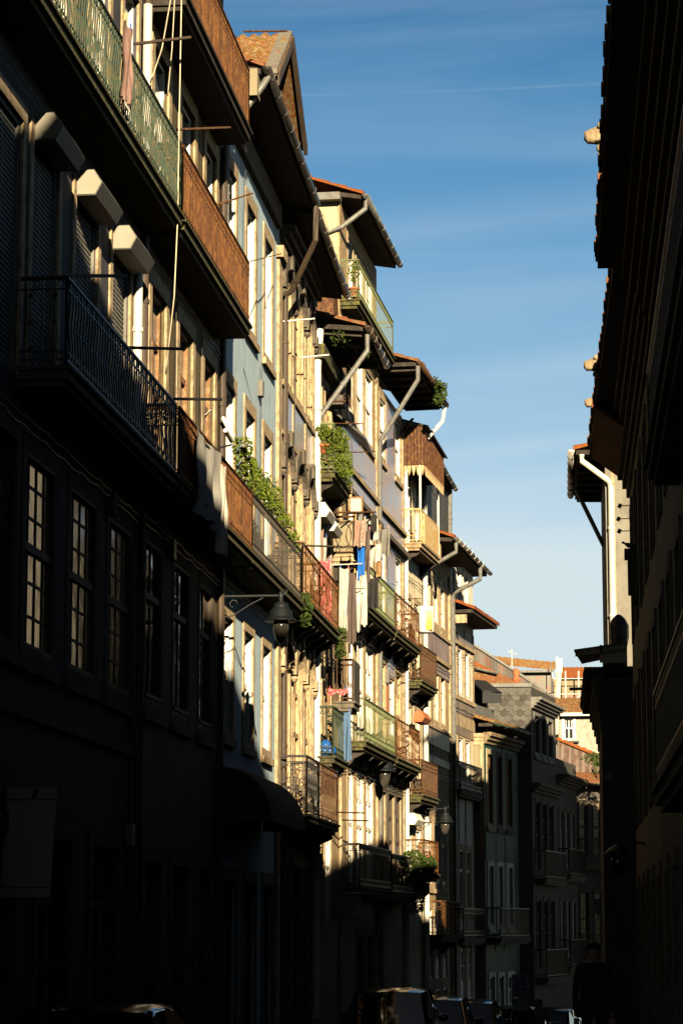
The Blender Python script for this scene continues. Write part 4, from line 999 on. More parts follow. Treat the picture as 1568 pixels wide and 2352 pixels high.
for i in range(2): m.hexa([(.05 + i * .3, .8, zt - 1.45), (.28 + i * .3, .8, zt - 1.45), (.28 + i * .3, .9, zt - 1.45), (.05 + i * .3, .9, zt - 1.45), (.05 + i * .3, .8, zt - 1.12), (.28 + i * .3, .8, zt - 1.22), (.28 + i * .3, .9, zt - 1.22), (.05 + i * .3, .9, zt - 1.12)])
M1.part(m, 'stepped_parapet', 'cottage_white')
M1.eave(p1[1] - .12, .25, a0=-.1, a1=LM + .35, z1=p2[1] + .02, gut='zinc', hooks='zinc', tiles=None, zw=.0, rafters=False)
# mossy slope rising behind the slate gable, with its red ridge tiles
YB = 84.2
r0, r1, r2, r3 = q(1085, 1518, YB), q(1232, 1588, YB), q(1205, 1600, YB), q(1085, 1560, YB)
B1 = Bld('mossy_roof_house', 'house with a mossy golden roof sloping down behind the slate gable', (r0[0], YB), (r1[0], YB))
LB = B1.L; zl, zr = r3[1] - .2, r2[1] - .2
B1.wall(r2[1] - .35, 'plaster_brown', back=3, z0=3)
m = MB(); rows = 6; na = 60; vs = []
for j in range(rows + 1):
    for i in range(na + 1):
        t = i / na; zb = zl + (zr - zl) * t; zt_ = r0[1] + (r1[1] - r0[1]) * t; k = j / rows
        vs.append((LB * t, .9 * k, zb + (zt_ - zb) * k + .04 * abs(math.sin(i * .9)) + (.03 if j % 2 else 0)))
m.add(vs, [(j * (na + 1) + i, j * (na + 1) + i + 1, (j + 1) * (na + 1) + i + 1, (j + 1) * (na + 1) + i) for j in range(rows) for i in range(na)])
m.add([(0, 0, zl), (LB, 0, zr), (LB, 0, r2[1] - .5), (0, 0, r2[1] - .5), (0, .9, r0[1]), (0, .9, r2[1] - .5), (LB, .9, r1[1]), (LB, .9, r2[1] - .5)], [(0, 1, 2, 3), (0, 3, 5, 4), (4, 5, 7, 6), (1, 6, 7, 2)])
B1.part(m, 'roof', 'roof_moss')
m = MB(); n = 11
for i in range(n):
    t0, t1 = i / n, (i + 1.15) / n; m.tube([(LB * t0, -.9, r0[1] + (r1[1] - r0[1]) * t0), (LB * min(1, t1), -.9, r0[1] + (r1[1] - r0[1]) * min(1, t1))], .085, 8, taper=.75)
B1.part(m, 'ridge_tiles', 'roof_tile')

# great corrugated wall
P = [q(1085, 1478, 118), q(1285, 1612, 118), q(1285, 1690, 118), q(1085, 1690, 118)]
W = Bld('corrugated_wall', 'long pale corrugated sheet wall streaked with red under a slanting top', (P[3][0], 118), (P[2][0], 118))
m = MB(); L = W.L; z0, z1, zb = P[0][1], P[1][1], P[2][1] - 2; vs = []; n = 240
for i in range(n + 1):
    a = L * i / n; t = min(1, max(0, i / n)); oo = .03 * math.sin(i * 1.6); vs += [(a, -oo, zb), (a, -oo, z0 + (z1 - z0) * t)]
m.add(vs, [(2 * i, 2 * i + 2, 2 * i + 3, 2 * i + 1) for i in range(n)])
m.add([(0, .1, zb), (L, .1, zb), (L, .1, z1), (0, .1, z0), (0, 5, zb), (L, 5, zb), (L, 5, z1), (0, 5, z0)], [(0, 3, 7, 4), (1, 5, 6, 2), (3, 2, 6, 7), (4, 7, 6, 5)])
W.part(m, 'wall', 'corrugated_grey')
m = MB(); m.hexa([(-.1, .0, z0), (L + .1, .0, z1), (L + .1, .1, z1), (-.1, .1, z0), (-.1, .0, z0 + .12), (L + .1, .0, z1 + .12), (L + .1, .1, z1 + .12), (-.1, .1, z0 + .12)]); W.part(m, 'coping', 'zinc')
# gable with tiles behind it
x0, zt = q(1155, 1507, 128); x1, ze = q(1264, 1536, 128); _, zb = q(1155, 1600, 128)
V = Bld('house', 'grey walled house with a mossy orange roof beyond the corrugated wall', (x0 - 1, 128), (x1, 128))
V.wall(ze - .15, 'corrugated_grey', back=6, z0=-6)
V.roof(-.2, V.L + .2, .3, zt - .35, ze - .1, 5, .9, 'roof_moss', pitch=.3)
V.part(MB().box(-.2, V.L + .15, .25, .38, ze - .22, ze - .1), 'fascia', 'zinc')
# far building with scaffold
x0, zt = q(1262, 1560, 165); x1, _ = q(1400, 1560, 165); _, zr = q(1330, 1528, 165)
S = Bld('apartment_building', 'distant cream and pink building wrapped in scaffolding under an orange roof', (x0, 165), (x1 + 4, 165))
S.wall(zt, 'plaster_gable', back=10, z0=-8)
_, zp0 = q(1300, 1592, 165); _, zp1 = q(1300, 1622, 165)
S.band(zp1, zp0, .03, 'cloth_pink', .2, S.L, 'pink_panel')
S.roof(.6, S.L, .3, zt, zt, 6, (zr - zt) * 1.5, 'roof_tile', pitch=.3)
_, z2 = q(1300, 1640, 165)
S.band(z2 - 1.5, z2, .06, 'roof_tile', 1.8, S.L, 'lower_roof')
SC = empty('scaffold', (x0, 164, ground_z(164)), 0, 'pale pole scaffold standing before the distant pink and cream building', 'scaffold')
SC['_g'] = ground_z(164); Ls = S.L
for i in range(7): MB().tube([(i * .85 + .2, .1, -6), (i * .85 + .2, .1, zt + .4)], .045, 5).build('pole', 'pvc_white', SC)
zz = zt - .1
while zz > -4:
    MB().tube([(0, .12, zz), (6, .12, zz)], .035, 5).build('ledger', 'pvc_white', SC); zz -= 1.0
MB().tube([(1.9, .14, zt - 2.2), (3.6, .14, zt - .2)], .03, 5).tube([(.3, .14, zt - 3.2), (1.9, .14, zt - 1.2)], .03, 5).build('brace', 'pvc_white', SC)
# antenna mast + flue
def pole(name, label, x, y0, y1, Y, r, m, cat, extra=None, xt=None):
    p, q_ = atY(x, y0, Y), atY(x if xt is None else xt, y1, Y); e = empty(name, (p.x, Y, ground_z(Y)), 0, label, cat); e['_g'] = ground_z(Y)
    MB().tube([(0, 0, p.z - 2), (q_.x - p.x, 0, q_.z)], r, 8).build('mast', m, e)
    if extra: extra(e, q_.x - p.x, q_.z)
    return e
def ant(e, dx, z):
    MB().box(.12, .32, -.05, .1, z - .75, z - .1).build('antenna_panel', 'pvc_white', e); MB().tube([(0, 0, z - .5), (.2, 0, z - .5)], .02, 5).tube([(0, 0, z - 1.6), (-.5, 0, z - 1.7)], .02, 5).build('arm', 'zinc', e)
pole('antenna_mast', 'thin white antenna mast with a panel antenna on the skyline', 1275, 1600, 1508, 112, .045, 'pvc_white', 'antenna', ant, 1278)
pole('flue', 'leaning pale flue pipe beside the antenna mast', 1272, 1606, 1545, 111, .13, 'plaster_cream', 'flue', None, 1283)
def yagi(e, dx, z):
    m = MB(); m.tube([(-.2, 0, z - .1), (.25, 0, z - .25)], .015, 4)
    for i in range(4): m.tube([(-.15 + i * .1, -.2, z - .1 - i * .03), (-.15 + i * .1, .2, z - .1 - i * .03)], .01, 4)
    m.build('aerial', 'pvc_white', e)
pole('television_aerial', 'small television aerial above the mossy orange roof', 1175, 1520, 1492, 127, .025, 'pvc_white', 'antenna', yagi)
pole('roof_post', 'short grey post at the right end of the mossy orange roof', 1266, 1545, 1522, 127, .025, 'zinc', 'post')

# white cottage with six pane window
x0, zt = q(1283, 1640, 104); x1, _ = q(1385, 1640, 104); _, zb = q(1283, 1725, 104)
T = Bld('cottage', 'whitewashed cottage with a six paned window and orange tiled roof', (x0, 104), (x1 + 1, 104))
wa, wz1 = q(1291, 1646, 104); wb, wz0 = q(1318, 1699, 104)
T.win(wa - x0 + .05, wb - x0, wz0, wz1, 'two', 'paint_white', 'glass', 'paint_white', .08, rec=.06, sill=False, so=.03)
T.wall(zt, 'cottage_white', back=6, z0=-6)
xr, zr = q(1262, 1606, 104)
T.roof(-.3, T.L, .35, zt, zt, 3.2, zr - zt + .3, 'roof_moss', pitch=.25)
T.part(MB().box(-.1, T.L, .2, .36, zt - .12, zt + .01), 'gutter', 'pvc_white')
MBw = MB().box(wa - x0 - .05, wb - x0 + .2, .03, .2, wz0 - .14, wz0 - .08); T.part(MBw, 'window_box', 'paint_green')
# corrugated pink wall under it
x0, z0 = q(1283, 1698, 96); x1, z1 = q(1400, 1752, 96)
U = Bld('corrugated_wall', 'pink stained corrugated wall below the white cottage', (x0, 96), (x1, 96))
m = MB(); vs = []; n = 160; L = U.L
for i in range(n + 1): a = L * i / n; oo = .03 * math.sin(i * 1.5); vs += [(a, -oo, -5), (a, -oo, z0 + (z1 - z0) * i / n)]
m.add(vs, [(2 * i, 2 * i + 2, 2 * i + 3, 2 * i + 1) for i in range(n)])
m.add([(0, .1, -5), (L, .1, -5), (L, .1, z1), (0, .1, z0), (0, 4, -5), (L, 4, -5), (L, 4, z1), (0, 4, z0)], [(0, 3, 7, 4), (1, 5, 6, 2), (3, 2, 6, 7), (4, 7, 6, 5)])
U.part(m, 'wall', 'corrugated_pink'); U.roof(-.1, L + .1, .1, z0, z1, 1.2, .12, 'roof_tile')

# ================================================================= right side row
def rb(label, near, far, name='town_house', **kw):   # facade walked from far to near so that inside is to the right
    return Bld(name, label, far, near)
R0 = Bld('town_house', 'tall house behind the photographer on the right', (1.0, 6.5), (1.1, -17))  # out of view, sized so its shadow falls over the nearest left houses
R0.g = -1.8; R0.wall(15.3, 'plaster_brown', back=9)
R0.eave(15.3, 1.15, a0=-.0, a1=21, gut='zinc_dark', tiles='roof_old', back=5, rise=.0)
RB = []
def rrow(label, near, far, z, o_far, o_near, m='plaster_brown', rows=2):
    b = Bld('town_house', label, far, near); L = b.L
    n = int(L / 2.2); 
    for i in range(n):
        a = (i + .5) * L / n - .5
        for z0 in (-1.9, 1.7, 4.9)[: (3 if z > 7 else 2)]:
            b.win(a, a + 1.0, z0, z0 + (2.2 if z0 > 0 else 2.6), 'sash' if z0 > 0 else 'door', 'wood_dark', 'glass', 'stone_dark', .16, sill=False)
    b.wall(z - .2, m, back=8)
    return b
def taper_eave(b, z, o0, o1, tiles='roof_old', m='soffit', rise=.0, back=4, gut=False, cornice=True):
    L = b.L; mb = MB()
    mb.hexa([(0, -.05, z - .12), (L, -.05, z - .12), (L, o1, z - .12), (0, o0, z - .12), (0, -.05, z), (L, -.05, z), (L, o1, z), (0, o0, z)])
    s_ = b.part(mb, 'soffit', m)
    # scalloped tile edge
    t = MB(); n = int(L / .24)
    for i in range(n):
        a = L * (i + .5) / n; oo = o0 + (o1 - o0) * (i + .5) / n; w = L / n / 2
        pr = [(a - w + 2 * w * k / 6, z + .02 + .07 * math.sin(math.pi * k / 6)) for k in range(7)] + [(a + w, z - .03), (a - w, z - .03)]
        t.prism_o(pr, -.4, oo + .025 + .035 * ((i * 7) % 5) / 5 - (.05 if i % 11 == 4 else 0))
    t.build('eave_tiles', tiles, s_)
    # plain roof slope behind the edge
    b.part(MB().hexa([(0, .0, z), (L, .0, z), (L, -back, z + rise), (0, -back, z + rise), (0, .0, z + .08), (L, .0, z + .08), (L, -back, z + rise + .08), (0, -back, z + rise + .08)]), 'roof', tiles)
    if cornice:
        c = MB()
        for k, (f, h) in enumerate(((.55, .0), (.42, .16), (.3, .3), (.18, .46), (.08, .62))):
            c.hexa([(0, -.02, z - .3 - h), (L, -.02, z - .3 - h), (L, o1 * f, z - .3 - h), (0, o0 * f, z - .3 - h), (0, -.02, z - .12 - h), (L, -.02, z - .12 - h), (L, o1 * f, z - .12 - h), (0, o0 * f, z - .12 - h)])
        b.part(c, 'cornice', 'stone_dark')
    return s_
def rx(y): return 1.0 + (y - 7.6) * (.24 - 1.0) / (44.5 - 7.6)
ZE = 8.5
# eave edge positions read off the skyline (x of edge at the height of the eave)
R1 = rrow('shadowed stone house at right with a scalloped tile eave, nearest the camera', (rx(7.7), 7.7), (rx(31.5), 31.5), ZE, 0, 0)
def edge(b, pts):  # outward distance needed so that the eave passes through photo points
    return [b.pt(x, y)[0] for x, y in pts]
def o_at(b, xd, yd, z=ZE):
    d = ray(xd, yd); t = z / d.z; p = d * t; return (p - b.A).dot(b.n), (p - b.A).dot(b.u), p
of, af, _ = o_at(R1, 1372, 580); on = o_at(R1, 1393, 200)[0]
taper_eave(R1, ZE, of, of - .08, rise=1.2)
for i, z in enumerate((1.35, 4.6)): R1.balcony(6.5, 21, z, .32, 'bars', 'black_iron', .95, sp=.14, slab='stone_dark', br=0)
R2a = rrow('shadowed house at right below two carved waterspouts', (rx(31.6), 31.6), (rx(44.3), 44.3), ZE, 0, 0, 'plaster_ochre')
o1_, _, _ = o_at(R2a, 1408, 585); o2_, _, _ = o_at(R2a, 1363, 950)
taper_eave(R2a, ZE, o2_ + .05, o1_, 'roof_old', rise=.4)
R2a.part(MB().hexa([(0, .1, ZE - .6), (4.5, .1, ZE - .6), (4.5, o2_ + .02, ZE - .2), (0, o2_ + .0, ZE - .2), (0, .1, ZE - .5), (4.5, .1, ZE - .5), (4.5, o2_ + .02, ZE - .13), (0, o2_ + .0, ZE - .13)]), 'red_canopy', 'roof_old')
# R3: taller house whose lit end wall faces the camera
R3 = Bld('house_wing', 'sunlit grey plastered end wall beside the white drainpipe at right', (-.22, 54.0), (6.5, 54.0))
R3.wall(10.7, 'plaster_ash', back=.4, z0=-2.8)
R3f = Bld('town_house', 'house at right with white downpipe and small overhanging eave', (-.35, 59.7), (-.22, 54.02))
R3f.wall(10.2, 'plaster_brown', back=7)
def gb(x, y, Y): v = atY(x, y, Y); return v
R3f.eave(10.2, .62, a0=0, a1=5.8, gut='pvc_white', hooks='zinc_dark', tiles='roof_tile', back=6, rise=1.6, zw=-.0)
g0 = gb(1335, 1042, 53.9); g1 = gb(1397, 1108, 53.9); g2 = gb(1408, 1500, 53.9)
R3.pipe([(g0.x + .22, .1, g0.z - .02), (g0.x + .22, .1, g0.z - .16), (g1.x + .2, .1, g1.z + .05), (g1.x + .27, .1, g1.z - .1), (g2.x + .22, .1, 5.4), (g2.x + .22, .1, -2)], .065, 'pvc_white')
R3.strip(.12, .2, 4.5, 10.1, .02, 'stone', 'quoin')
R3f.part(MB().tube([(3.0, 0, 8.6), (3.0, .6, 9.9)], .05, 6), 'eave_strut', 'zinc_dark')
# R4: low dark house standing in front of the sunlit end wall
R4 = Bld('town_house', 'low dark house at right beneath a tilted tin canopy', (-.45, 53.9), (-.33, 46.0))
R4.wall(4.55, 'plaster_brown', back=5)
taper_eave(R4, 4.68, .34, .26, 'tarp_black', rise=.0, back=3, cornice=True)
R5 = Bld('town_house', 'unseen tall house added beyond the white downpipe to shade the bend', (.1, 76.0), (-.15, 59.8))  # hidden behind the end wall, added to shade the houses at the bend
for a in (1, 4, 7, 10, 13):
    for z in (1.5, 4.8, 7.8): R5.win(a, a + 1.1, z, z + 1.8, 'sash', 'wood_dark', 'glass', 'stone_dark', .14, sill=False)
R5.wall(10.3, 'plaster_brown', back=6, a0=0, a1=10.8)
R6 = Bld('town_house', 'low part of the dark house beyond the downpipe', (-.25, 65.0), (-.16, 59.85)); R6.wall(5.0, 'plaster_brown', back=.2)
c0, c1 = gb(1318, 1497, 46.6), gb(1402, 1480, 46.6)
TC = Bld('tin_canopy', 'tilted tin canopy jutting over the street above the low dark house', (c0.x, 46.6), (c1.x + .3, 46.6), 'canopy')
zc0, zc1 = c0.z, c1.z
m = MB(); L = TC.L
m.hexa([(0, 0, zc0), (L, 0, zc1), (L, -2.6, zc1 + .08), (.1, -2.6, zc0 + .04), (0, 0, zc0 + .04), (L, 0, zc1 + .04), (L, -2.6, zc1 + .12), (.1, -2.6, zc0 + .08)])
TC.part(m, 'sheet', 'zinc_dark')
TC.part(MB().hexa([(.02, .0, zc0 - .09), (L, .0, zc1 - .09), (L, -.05, zc1 - .09), (.02, -.05, zc0 - .09), (.02, 0, zc0), (L, 0, zc1), (L, -.05, zc1), (.02, -.05, zc0)]).box(L * .48, L * .53, -.05, 0, 4.9, zc0 + .12), 'rafter', 'wood_pale')
TC.part(MB().box(L * .53, L, -2.4, -.1, 4.9, zc1 - .02), 'upstand', 'plaster_cream')
TC.part(MB().lathe((L * .85, -.9, zc1 + .04), [(.15, 0), (.19, .2), (.19, .42), (.12, .55), (.04, .62)], 10), 'chimney_cowl', 'zinc_dark')

# carved waterspouts
def spout(name, x0, x1, y, Y, label):
    tip = atY(x0, y, Y); root = atY(x1, y, Y); L_ = root.x - tip.x + .6
    e = empty(name, (tip.x, Y, tip.z), 0, label, 'waterspout', 'carved waterspouts on the right eaves')
    sc_ = L_ / .9; m = MB()
    prof = [(0.0, .06, 0.02), (.04, .1, .0), (.12, .12, 0), (.2, .15, .02), (.27, .12, .0), (.34, .1, -.01), (.42, .13, .0), (.5, .15, .0), (.62, .12, -.02), (1.0, .13, -.02)]
    vs = []; n = 10
    for (a, r, dz) in prof:
        for k in range(n):
            t = 2 * math.pi * k / n; rr = r * (1 + .22 * math.sin(3 * t + a * 20)); vs.append((a * sc_, rr * math.cos(t) * 1.0 * sc_ * .8, dz + rr * math.sin(t) * sc_ * .8))
    fs = [(i * n + k, i * n + (k + 1) % n, (i + 1) * n + (k + 1) % n, (i + 1) * n + k) for i in range(len(prof) - 1) for k in range(n)] + [tuple(range(n))]
    m.add(vs, fs); m.build('body', 'stone', e, True)
    m = MB()
    for yy in (-.07, .07): m.lathe((.2 * sc_, yy * sc_, .1 * sc_), [(.01, -.03), (.045, 0), (.03, .05), (.005, .07)], 8)
    m.build('ear', 'stone', e, True)
    MB().lathe((.2 * sc_, 0, -.15 * sc_), [(.01, -.05), (.05, -.02), (.055, .02), (.03, .06)], 8).build('jaw', 'stone', e, True)
spout('waterspout', 1341, 1392, 315, 27.5, 'carved stone animal waterspout with sunlit muzzle, uppermost at right')
spout('waterspout', 1340, 1378, 840, 37.8, 'middle carved stone waterspout above the red tile edge')
spout('waterspout', 1342, 1364, 926, 41.0, 'lowest carved stone waterspout beside the red tile edge')
# small lamps on arms and pigeon
for i, (x, y, lab) in enumerate(((1425, 1162, 'highest spotlight on a thin arm before the sunlit wall'), (1422, 1192, 'middle spotlight on a thin arm before the sunlit wall'), (1424, 1220, 'lowest spotlight on a thin arm before the sunlit wall'))):
    p = atY(x, y, 40.5); e = empty('spotlight', p, 0, lab, 'spotlight', 'spotlights on thin arms at right')
    MB().tube([(0, 0, 0), (.32, 0, .01)], .008, 5).build('arm', 'black_iron', e)
    MB().tube([(-.03, 0, -.03), (.0, 0, .03)], .032, 8).build('head', 'black_iron', e)
bb = atY(1455, 1200, 40.4)
m = MB().box(bb.x, bb.x + .4, -40.8, -40.2, bb.z - .75, bb.z + .15); 
sb = empty('sign_box', (bb.x, 40.4, bb.z), 0, 'black box sign edge projecting from the shadowed wall beside the spotlights', 'sign')
MB().box(.0, .4, -.06, .06, -.72, .18).build('panel', 'sign_black', sb); MB().tube([(.05, 0, .2), (.4, 0, .2)], .012, 5).build('arm', 'black_iron', sb)
pg = atY(1431, 1252, 40.3); e = empty('pigeon', pg, 0, 'pigeon perched on a dark ledge against the sunlit wall', 'bird')
m = MB(); n = 10; vs = []; prof = [(-.03, .005, .035), (-.01, .02, .04), (.01, .024, .04), (.025, .02, .02), (.06, .038, .0), (.11, .045, -.01), (.17, .03, -.02), (.24, .012, -.03), (.3, .004, -.035)]
for (a, r, dz) in prof:
    for k in range(n): t = 2 * math.pi * k / n; vs.append((a, r * math.cos(t), dz + r * math.sin(t)))
m.add(vs, [(i * n + k, i * n + (k + 1) % n, (i + 1) * n + (k + 1) % n, (i + 1) * n + k) for i in range(len(prof) - 1) for k in range(n)]); m.build('body', 'feather', e, True)
MB().tube([(.08, .015, -.04), (.08, .015, -.09)], .004, 4).tube([(.09, -.015, -.04), (.09, -.015, -.09)], .004, 4).build('leg', 'feather', e)
lg = Bld('wall_ledge', 'dark carved ledge jutting from the shadowed facade under the pigeon', (atY(1433, 1262, 40.3).x, 40.2), (.6, 40.2), 'ledge')
zl = atY(1433, 1262, 40.3).z; lg.part(MB().box(0, lg.L, -.5, 0, zl - .12, zl).box(.05, lg.L, -.5, -.02, zl - .7, zl - .12).box(.12, lg.L, -.5, -.02, zl - .85, zl - .7), 'block', 'stone_dark')
# ================================================================= hanging cloth
def cloth(name, label, cat, b, a, o, ztop, w, h, m, along='a', folds=3, taper=1., amp=.05, seed=1, group=None, skew=0., pegs=True, extra=None):
    """cloth hung from its top edge; width runs along the facade ('a') or outward from it ('o')"""
    e = b.thing(name, a, o, ztop, label, cat, group); rr = random.Random(seed); mb = MB(); nu, nv = 14, 16; ph = rr.uniform(0, 6)
    vs = []
    for j in range(nv + 1):
        v = j / nv
        for i in range(nu + 1):
            u = i / nu; ww = w * (1 + (taper - 1) * v); x = (u - .5) * ww + skew * v
            d = amp * (.3 + v) * math.sin(u * folds * 2 * math.pi + ph + v * 1.4) + .015 * math.sin(v * 9 + u * 7 + ph)
            z = -h * v - (.04 * math.sin(u * math.pi) * (1 - v)) + (.03 * math.sin(u * 11 + ph) * v)
            vs.append((x, -d, z) if along == 'a' else (d, -x, z))
    k = nu + 1; fs = [(j * k + i, j * k + i + 1, (j + 1) * k + i + 1, (j + 1) * k + i) for j in range(nv) for i in range(nu)]
    n = len(vs); off = (0, .004, 0) if along == 'a' else (.004, 0, 0)
    vs2 = [(x + off[0], y + off[1], z) for x, y, z in vs]
    mb.add(vs + vs2, fs + [tuple(i + n for i in f[::-1]) for f in fs])
    c = mb.build('cloth', m, e, True)
    if pegs:
        for u in (-.4, .4):
            x = u * w; mb = MB(); mb.box(x - .008, x + .008, -.012, .012, -.04, .05) if along == 'a' else mb.box(-.012, .012, x - .008, x + .008, -.04, .05)
            mb.build('peg', rr.choice(['plastic_orange', 'cloth_red', 'plastic_blue']), e)
    if extra: extra(e)
    return e
LG = 'laundry hanging over the street'
def fringe(e):
    m = MB()
    for i in range(14): x = -.13 + i * .02; m.tube([(x, .0, -.98), (x + .01, .01, -1.06)], .006, 4)
    m.build('fringe', 'cloth_white', e)
sc1 = A.pt(282 , 55, .57)
cloth('scarf', 'pale pink fringed scarf pegged over the green railing', 'scarf', A, sc1[0] + .15, .60, sc1[1] + .08, .42, 1.0, 'cloth_pink', folds=4, amp=.03, seed=4, extra=fringe)
def torn(e): pass
s_, z_ = B.pt(443, 975, .57)
cloth('sheet', 'torn pale grey sheet draped over the rusty iron railing', 'sheet', B, s_ + 1.05, .60, z_ + .0, 2.1, 1.15, 'cloth_grey', folds=3, amp=.05, seed=8, taper=.92, pegs=False)
cloth('sheet_corner', 'white sheet end hanging lower beside the torn grey sheet', 'sheet', B, s_ + 2.2, .63, z_ - .12, .5, 1.3, 'cloth_white', folds=2, amp=.06, seed=9, taper=.7, pegs=False)

def at_depth(x, y, Y): return atY(x, y, Y)
def hang(name, label, cat, x, y, Y, w, h, m, **kw):
    p = atY(x, y, Y); e = Bld.__new__(Bld)
    class W:  # free-standing facing the camera
        def thing(self, name, a, o, z, label, cat, group=None): return empty(name, p, 0, label, cat, group)
    return cloth(name, label, cat, W(), 0, 0, p.z, w, h, m, group=LG, **kw)
Yl = 53.6
hang('shirt', 'brown and white checked shirt hanging from the rusty pole', 'shirt', 827, 1192, 52.4, .24, .60, 'cloth_plaid', folds=2, amp=.05, seed=2, taper=1.15)
hang('shirt', 'black top hanging just below the checked shirt', 'shirt', 826, 1246, 52.9, .26, .4, 'cloth_dark', folds=2, amp=.05, seed=3)
hang('trousers', 'bright blue trousers hanging behind the checked shirt', 'trousers', 829, 1232, 52.5, .15, 1.6, 'cloth_blue', folds=1, amp=.03, seed=12)
hang('shirt', 'white shirt hanging at the far end of the rusty pole', 'shirt', 852, 1190, 55.2, .3, .5, 'cloth_white', folds=2, amp=.06, seed=5)
hang('underwear', 'black garment folded over the line by the grey downpipe', 'clothing', 858, 1180, 54.8, .14, .42, 'cloth_dark', folds=1, amp=.06, seed=15)
hang('trousers', 'long grey trousers right of the blue trousers', 'trousers', 842, 1215, 54.0, .15, 1.15, 'cloth_mauve', folds=1, amp=.04, seed=16)
hang('shorts', 'white shorts hanging under the white shirt', 'shorts', 859, 1248, 55.6, .3, .42, 'cloth_white', folds=2, amp=.05, seed=6)
hang('trousers', 'dark camouflage trousers by the brown board', 'trousers', 880, 1212, 57.2, .3, .65, 'plaster_grey', folds=2, amp=.07, seed=7)
hang('towel', 'long white towel hung left on the white bar', 'towel', 791, 1303, 51.2, .2, 1.3, 'cloth_white', folds=3, amp=.05, seed=21, taper=.9, skew=-.03)
hang('trousers', 'mauve trousers hung from the middle of the white bar', 'trousers', 808, 1312, 51.4, .15, 1.5, 'cloth_mauve', folds=2, amp=.05, seed=22, taper=1.5)
hang('towel', 'pale towel strip beside the mauve trousers', 'towel', 822, 1330, 52.0, .12, 1.1, 'cloth_white', folds=1, amp=.04, seed=23)
hang('stocking', 'long white stocking hung right of the blue trousers', 'clothing', 834, 1318, 52.2, .13, 1.1, 'cloth_white', folds=1, amp=.03, seed=24, taper=1.3)
hang('shirt', 'large black shirt hung before the lime railing', 'shirt', 856, 1325, 55.4, .24, .7, 'cloth_dark', folds=2, amp=.06, seed=25)
hang('dress', 'patterned red dress hanging behind the rusty railing', 'dress', 744, 1285, 49.5, .28, 1.3, 'cloth_red', folds=3, amp=.05, seed=26)
hang('scarf', 'floral pink garment hung under the white shutter boxes', 'clothing', 735, 1208, 51.6, .14, .85, 'cloth_pink', folds=2, amp=.05, seed=27)
hang('shirt', 'small white and orange garment beside the floral pink one', 'shirt', 742, 1232, 51.9, .16, .7, 'cloth_white', folds=2, amp=.05, seed=28)
hang('towel', 'pale blue denim towel hanging off the green balcony', 'towel', 791, 1633, 52.6, .26, 1.05, 'cloth_jeans', folds=2, amp=.05, seed=29, taper=1.1)
hang('mop_cloth', 'red fringed cloth on a triangular hanger', 'cloth', 776, 1580, 52.2, .42, .14, 'cloth_red', folds=6, amp=.03, seed=30)
def rig(name, label, p, q, r, m, cat='pole'):
    e = empty(name, p, 0, label, cat); d = Vector(q) - Vector(p)
    MB().tube([(0, 0, 0), (d.x, -d.y, d.z)], r, 6).build('rod', m, e); return e
def stick(label, x0, y0, Y0, x1, y1, Y1, r=.016, m='rust_dark', name='laundry_pole'): return rig(name, label, atY(x0, y0, Y0), atY(x1, y1, Y1), r, m, 'pole')
stick('rusty pole jutting over the street with the checked shirt', 768, 1177, 53, 864, 1176, 55, .02, 'rust_iron')
stick('white bar carrying towels above the lime railing', 762, 1298, 51.0, 831, 1295, 52, .016, 'pvc_white')
stick('lower grey bar in front of the towels', 768, 1353, 51.2, 838, 1352, 52, .012, 'zinc')
stick('mossy pole resting on the rusty ornate railing end', 694, 1253, 44.8, 783, 1256, 47, .018, 'grey_iron')
stick('rusty pole topmost against the sky above the dormer', 560, 71, 37.6, 658, 70, 38.6, .018, 'rust_dark')
stick('dark drying pole on the green railing by the scarf', 308, 100, 30.2, 437, 85, 31.2, .022, 'wood_dark')
stick('dark drying pole where green railing meets rusty railing', 405, 297, 31.9, 528, 292, 33.0, .018, 'rust_dark')
stick('rusty pole pointing up before the blue house', 500, 469, 36.5, 580, 443, 38, .014, 'rust_iron')
stick('thin rod from the rusty balcony corner to the stone pilaster', 574, 600, 38.4, 646, 582, 43.5, .009, 'rust_dark')
stick('black drying pole in shade below the second shutter box', 146, 633, 26.4, 290, 633, 27.5, .02, 'black_iron')
stick('black drying pole in shade under the third shutter box', 290, 798, 28.8, 417, 801, 29.8, .02, 'black_iron')
stick('black drying pole at the sheet covered railing', 400, 916, 31.6, 508, 917, 32.8, .02, 'black_iron')
stick('short black rod at the far end of the sheet', 498, 1030, 34.8, 530, 1022, 35.5, .016, 'black_iron')
stick('rusty line pole above the plant filled balcony', 732, 972, 51.5, 832, 973, 54.5, .014, 'rust_iron')
stick('rusty rod from the lilac tiles to the grey downpipe', 798, 1039, 55.4, 862, 1037, 58, .013, 'rust_iron')
stick('dark lower rod crossing the lit lower windows', 785, 1884, 53, 845, 1886, 55, .016, 'rust_dark')
stick('short dark rod above the lowest black railing', 762, 1866, 52, 836, 1868, 55, .016, 'rust_dark')
stick('thin rod with the orange cylinder at its near end', 905, 1377, 64, 966, 1375, 66, .012, 'rust_dark')
stick('upper rod between rusty panel balcony and grey pipe', 915, 1553, 65.2, 970, 1560, 69, .014, 'zinc_dark')
stick('lower rod between rusty panel balcony and grey pipe', 918, 1566, 65.2, 976, 1578, 69, .014, 'zinc_dark')
stick('short broken white tube hanging under the green balcony', 168, 236, 28.6, 225, 275, 29.4, .02, 'pvc_white', 'tube')
stick('dark pole jutting left from the low dark house', 1307, 1583, 48, 1352, 1582, 48, .03, 'black_iron')

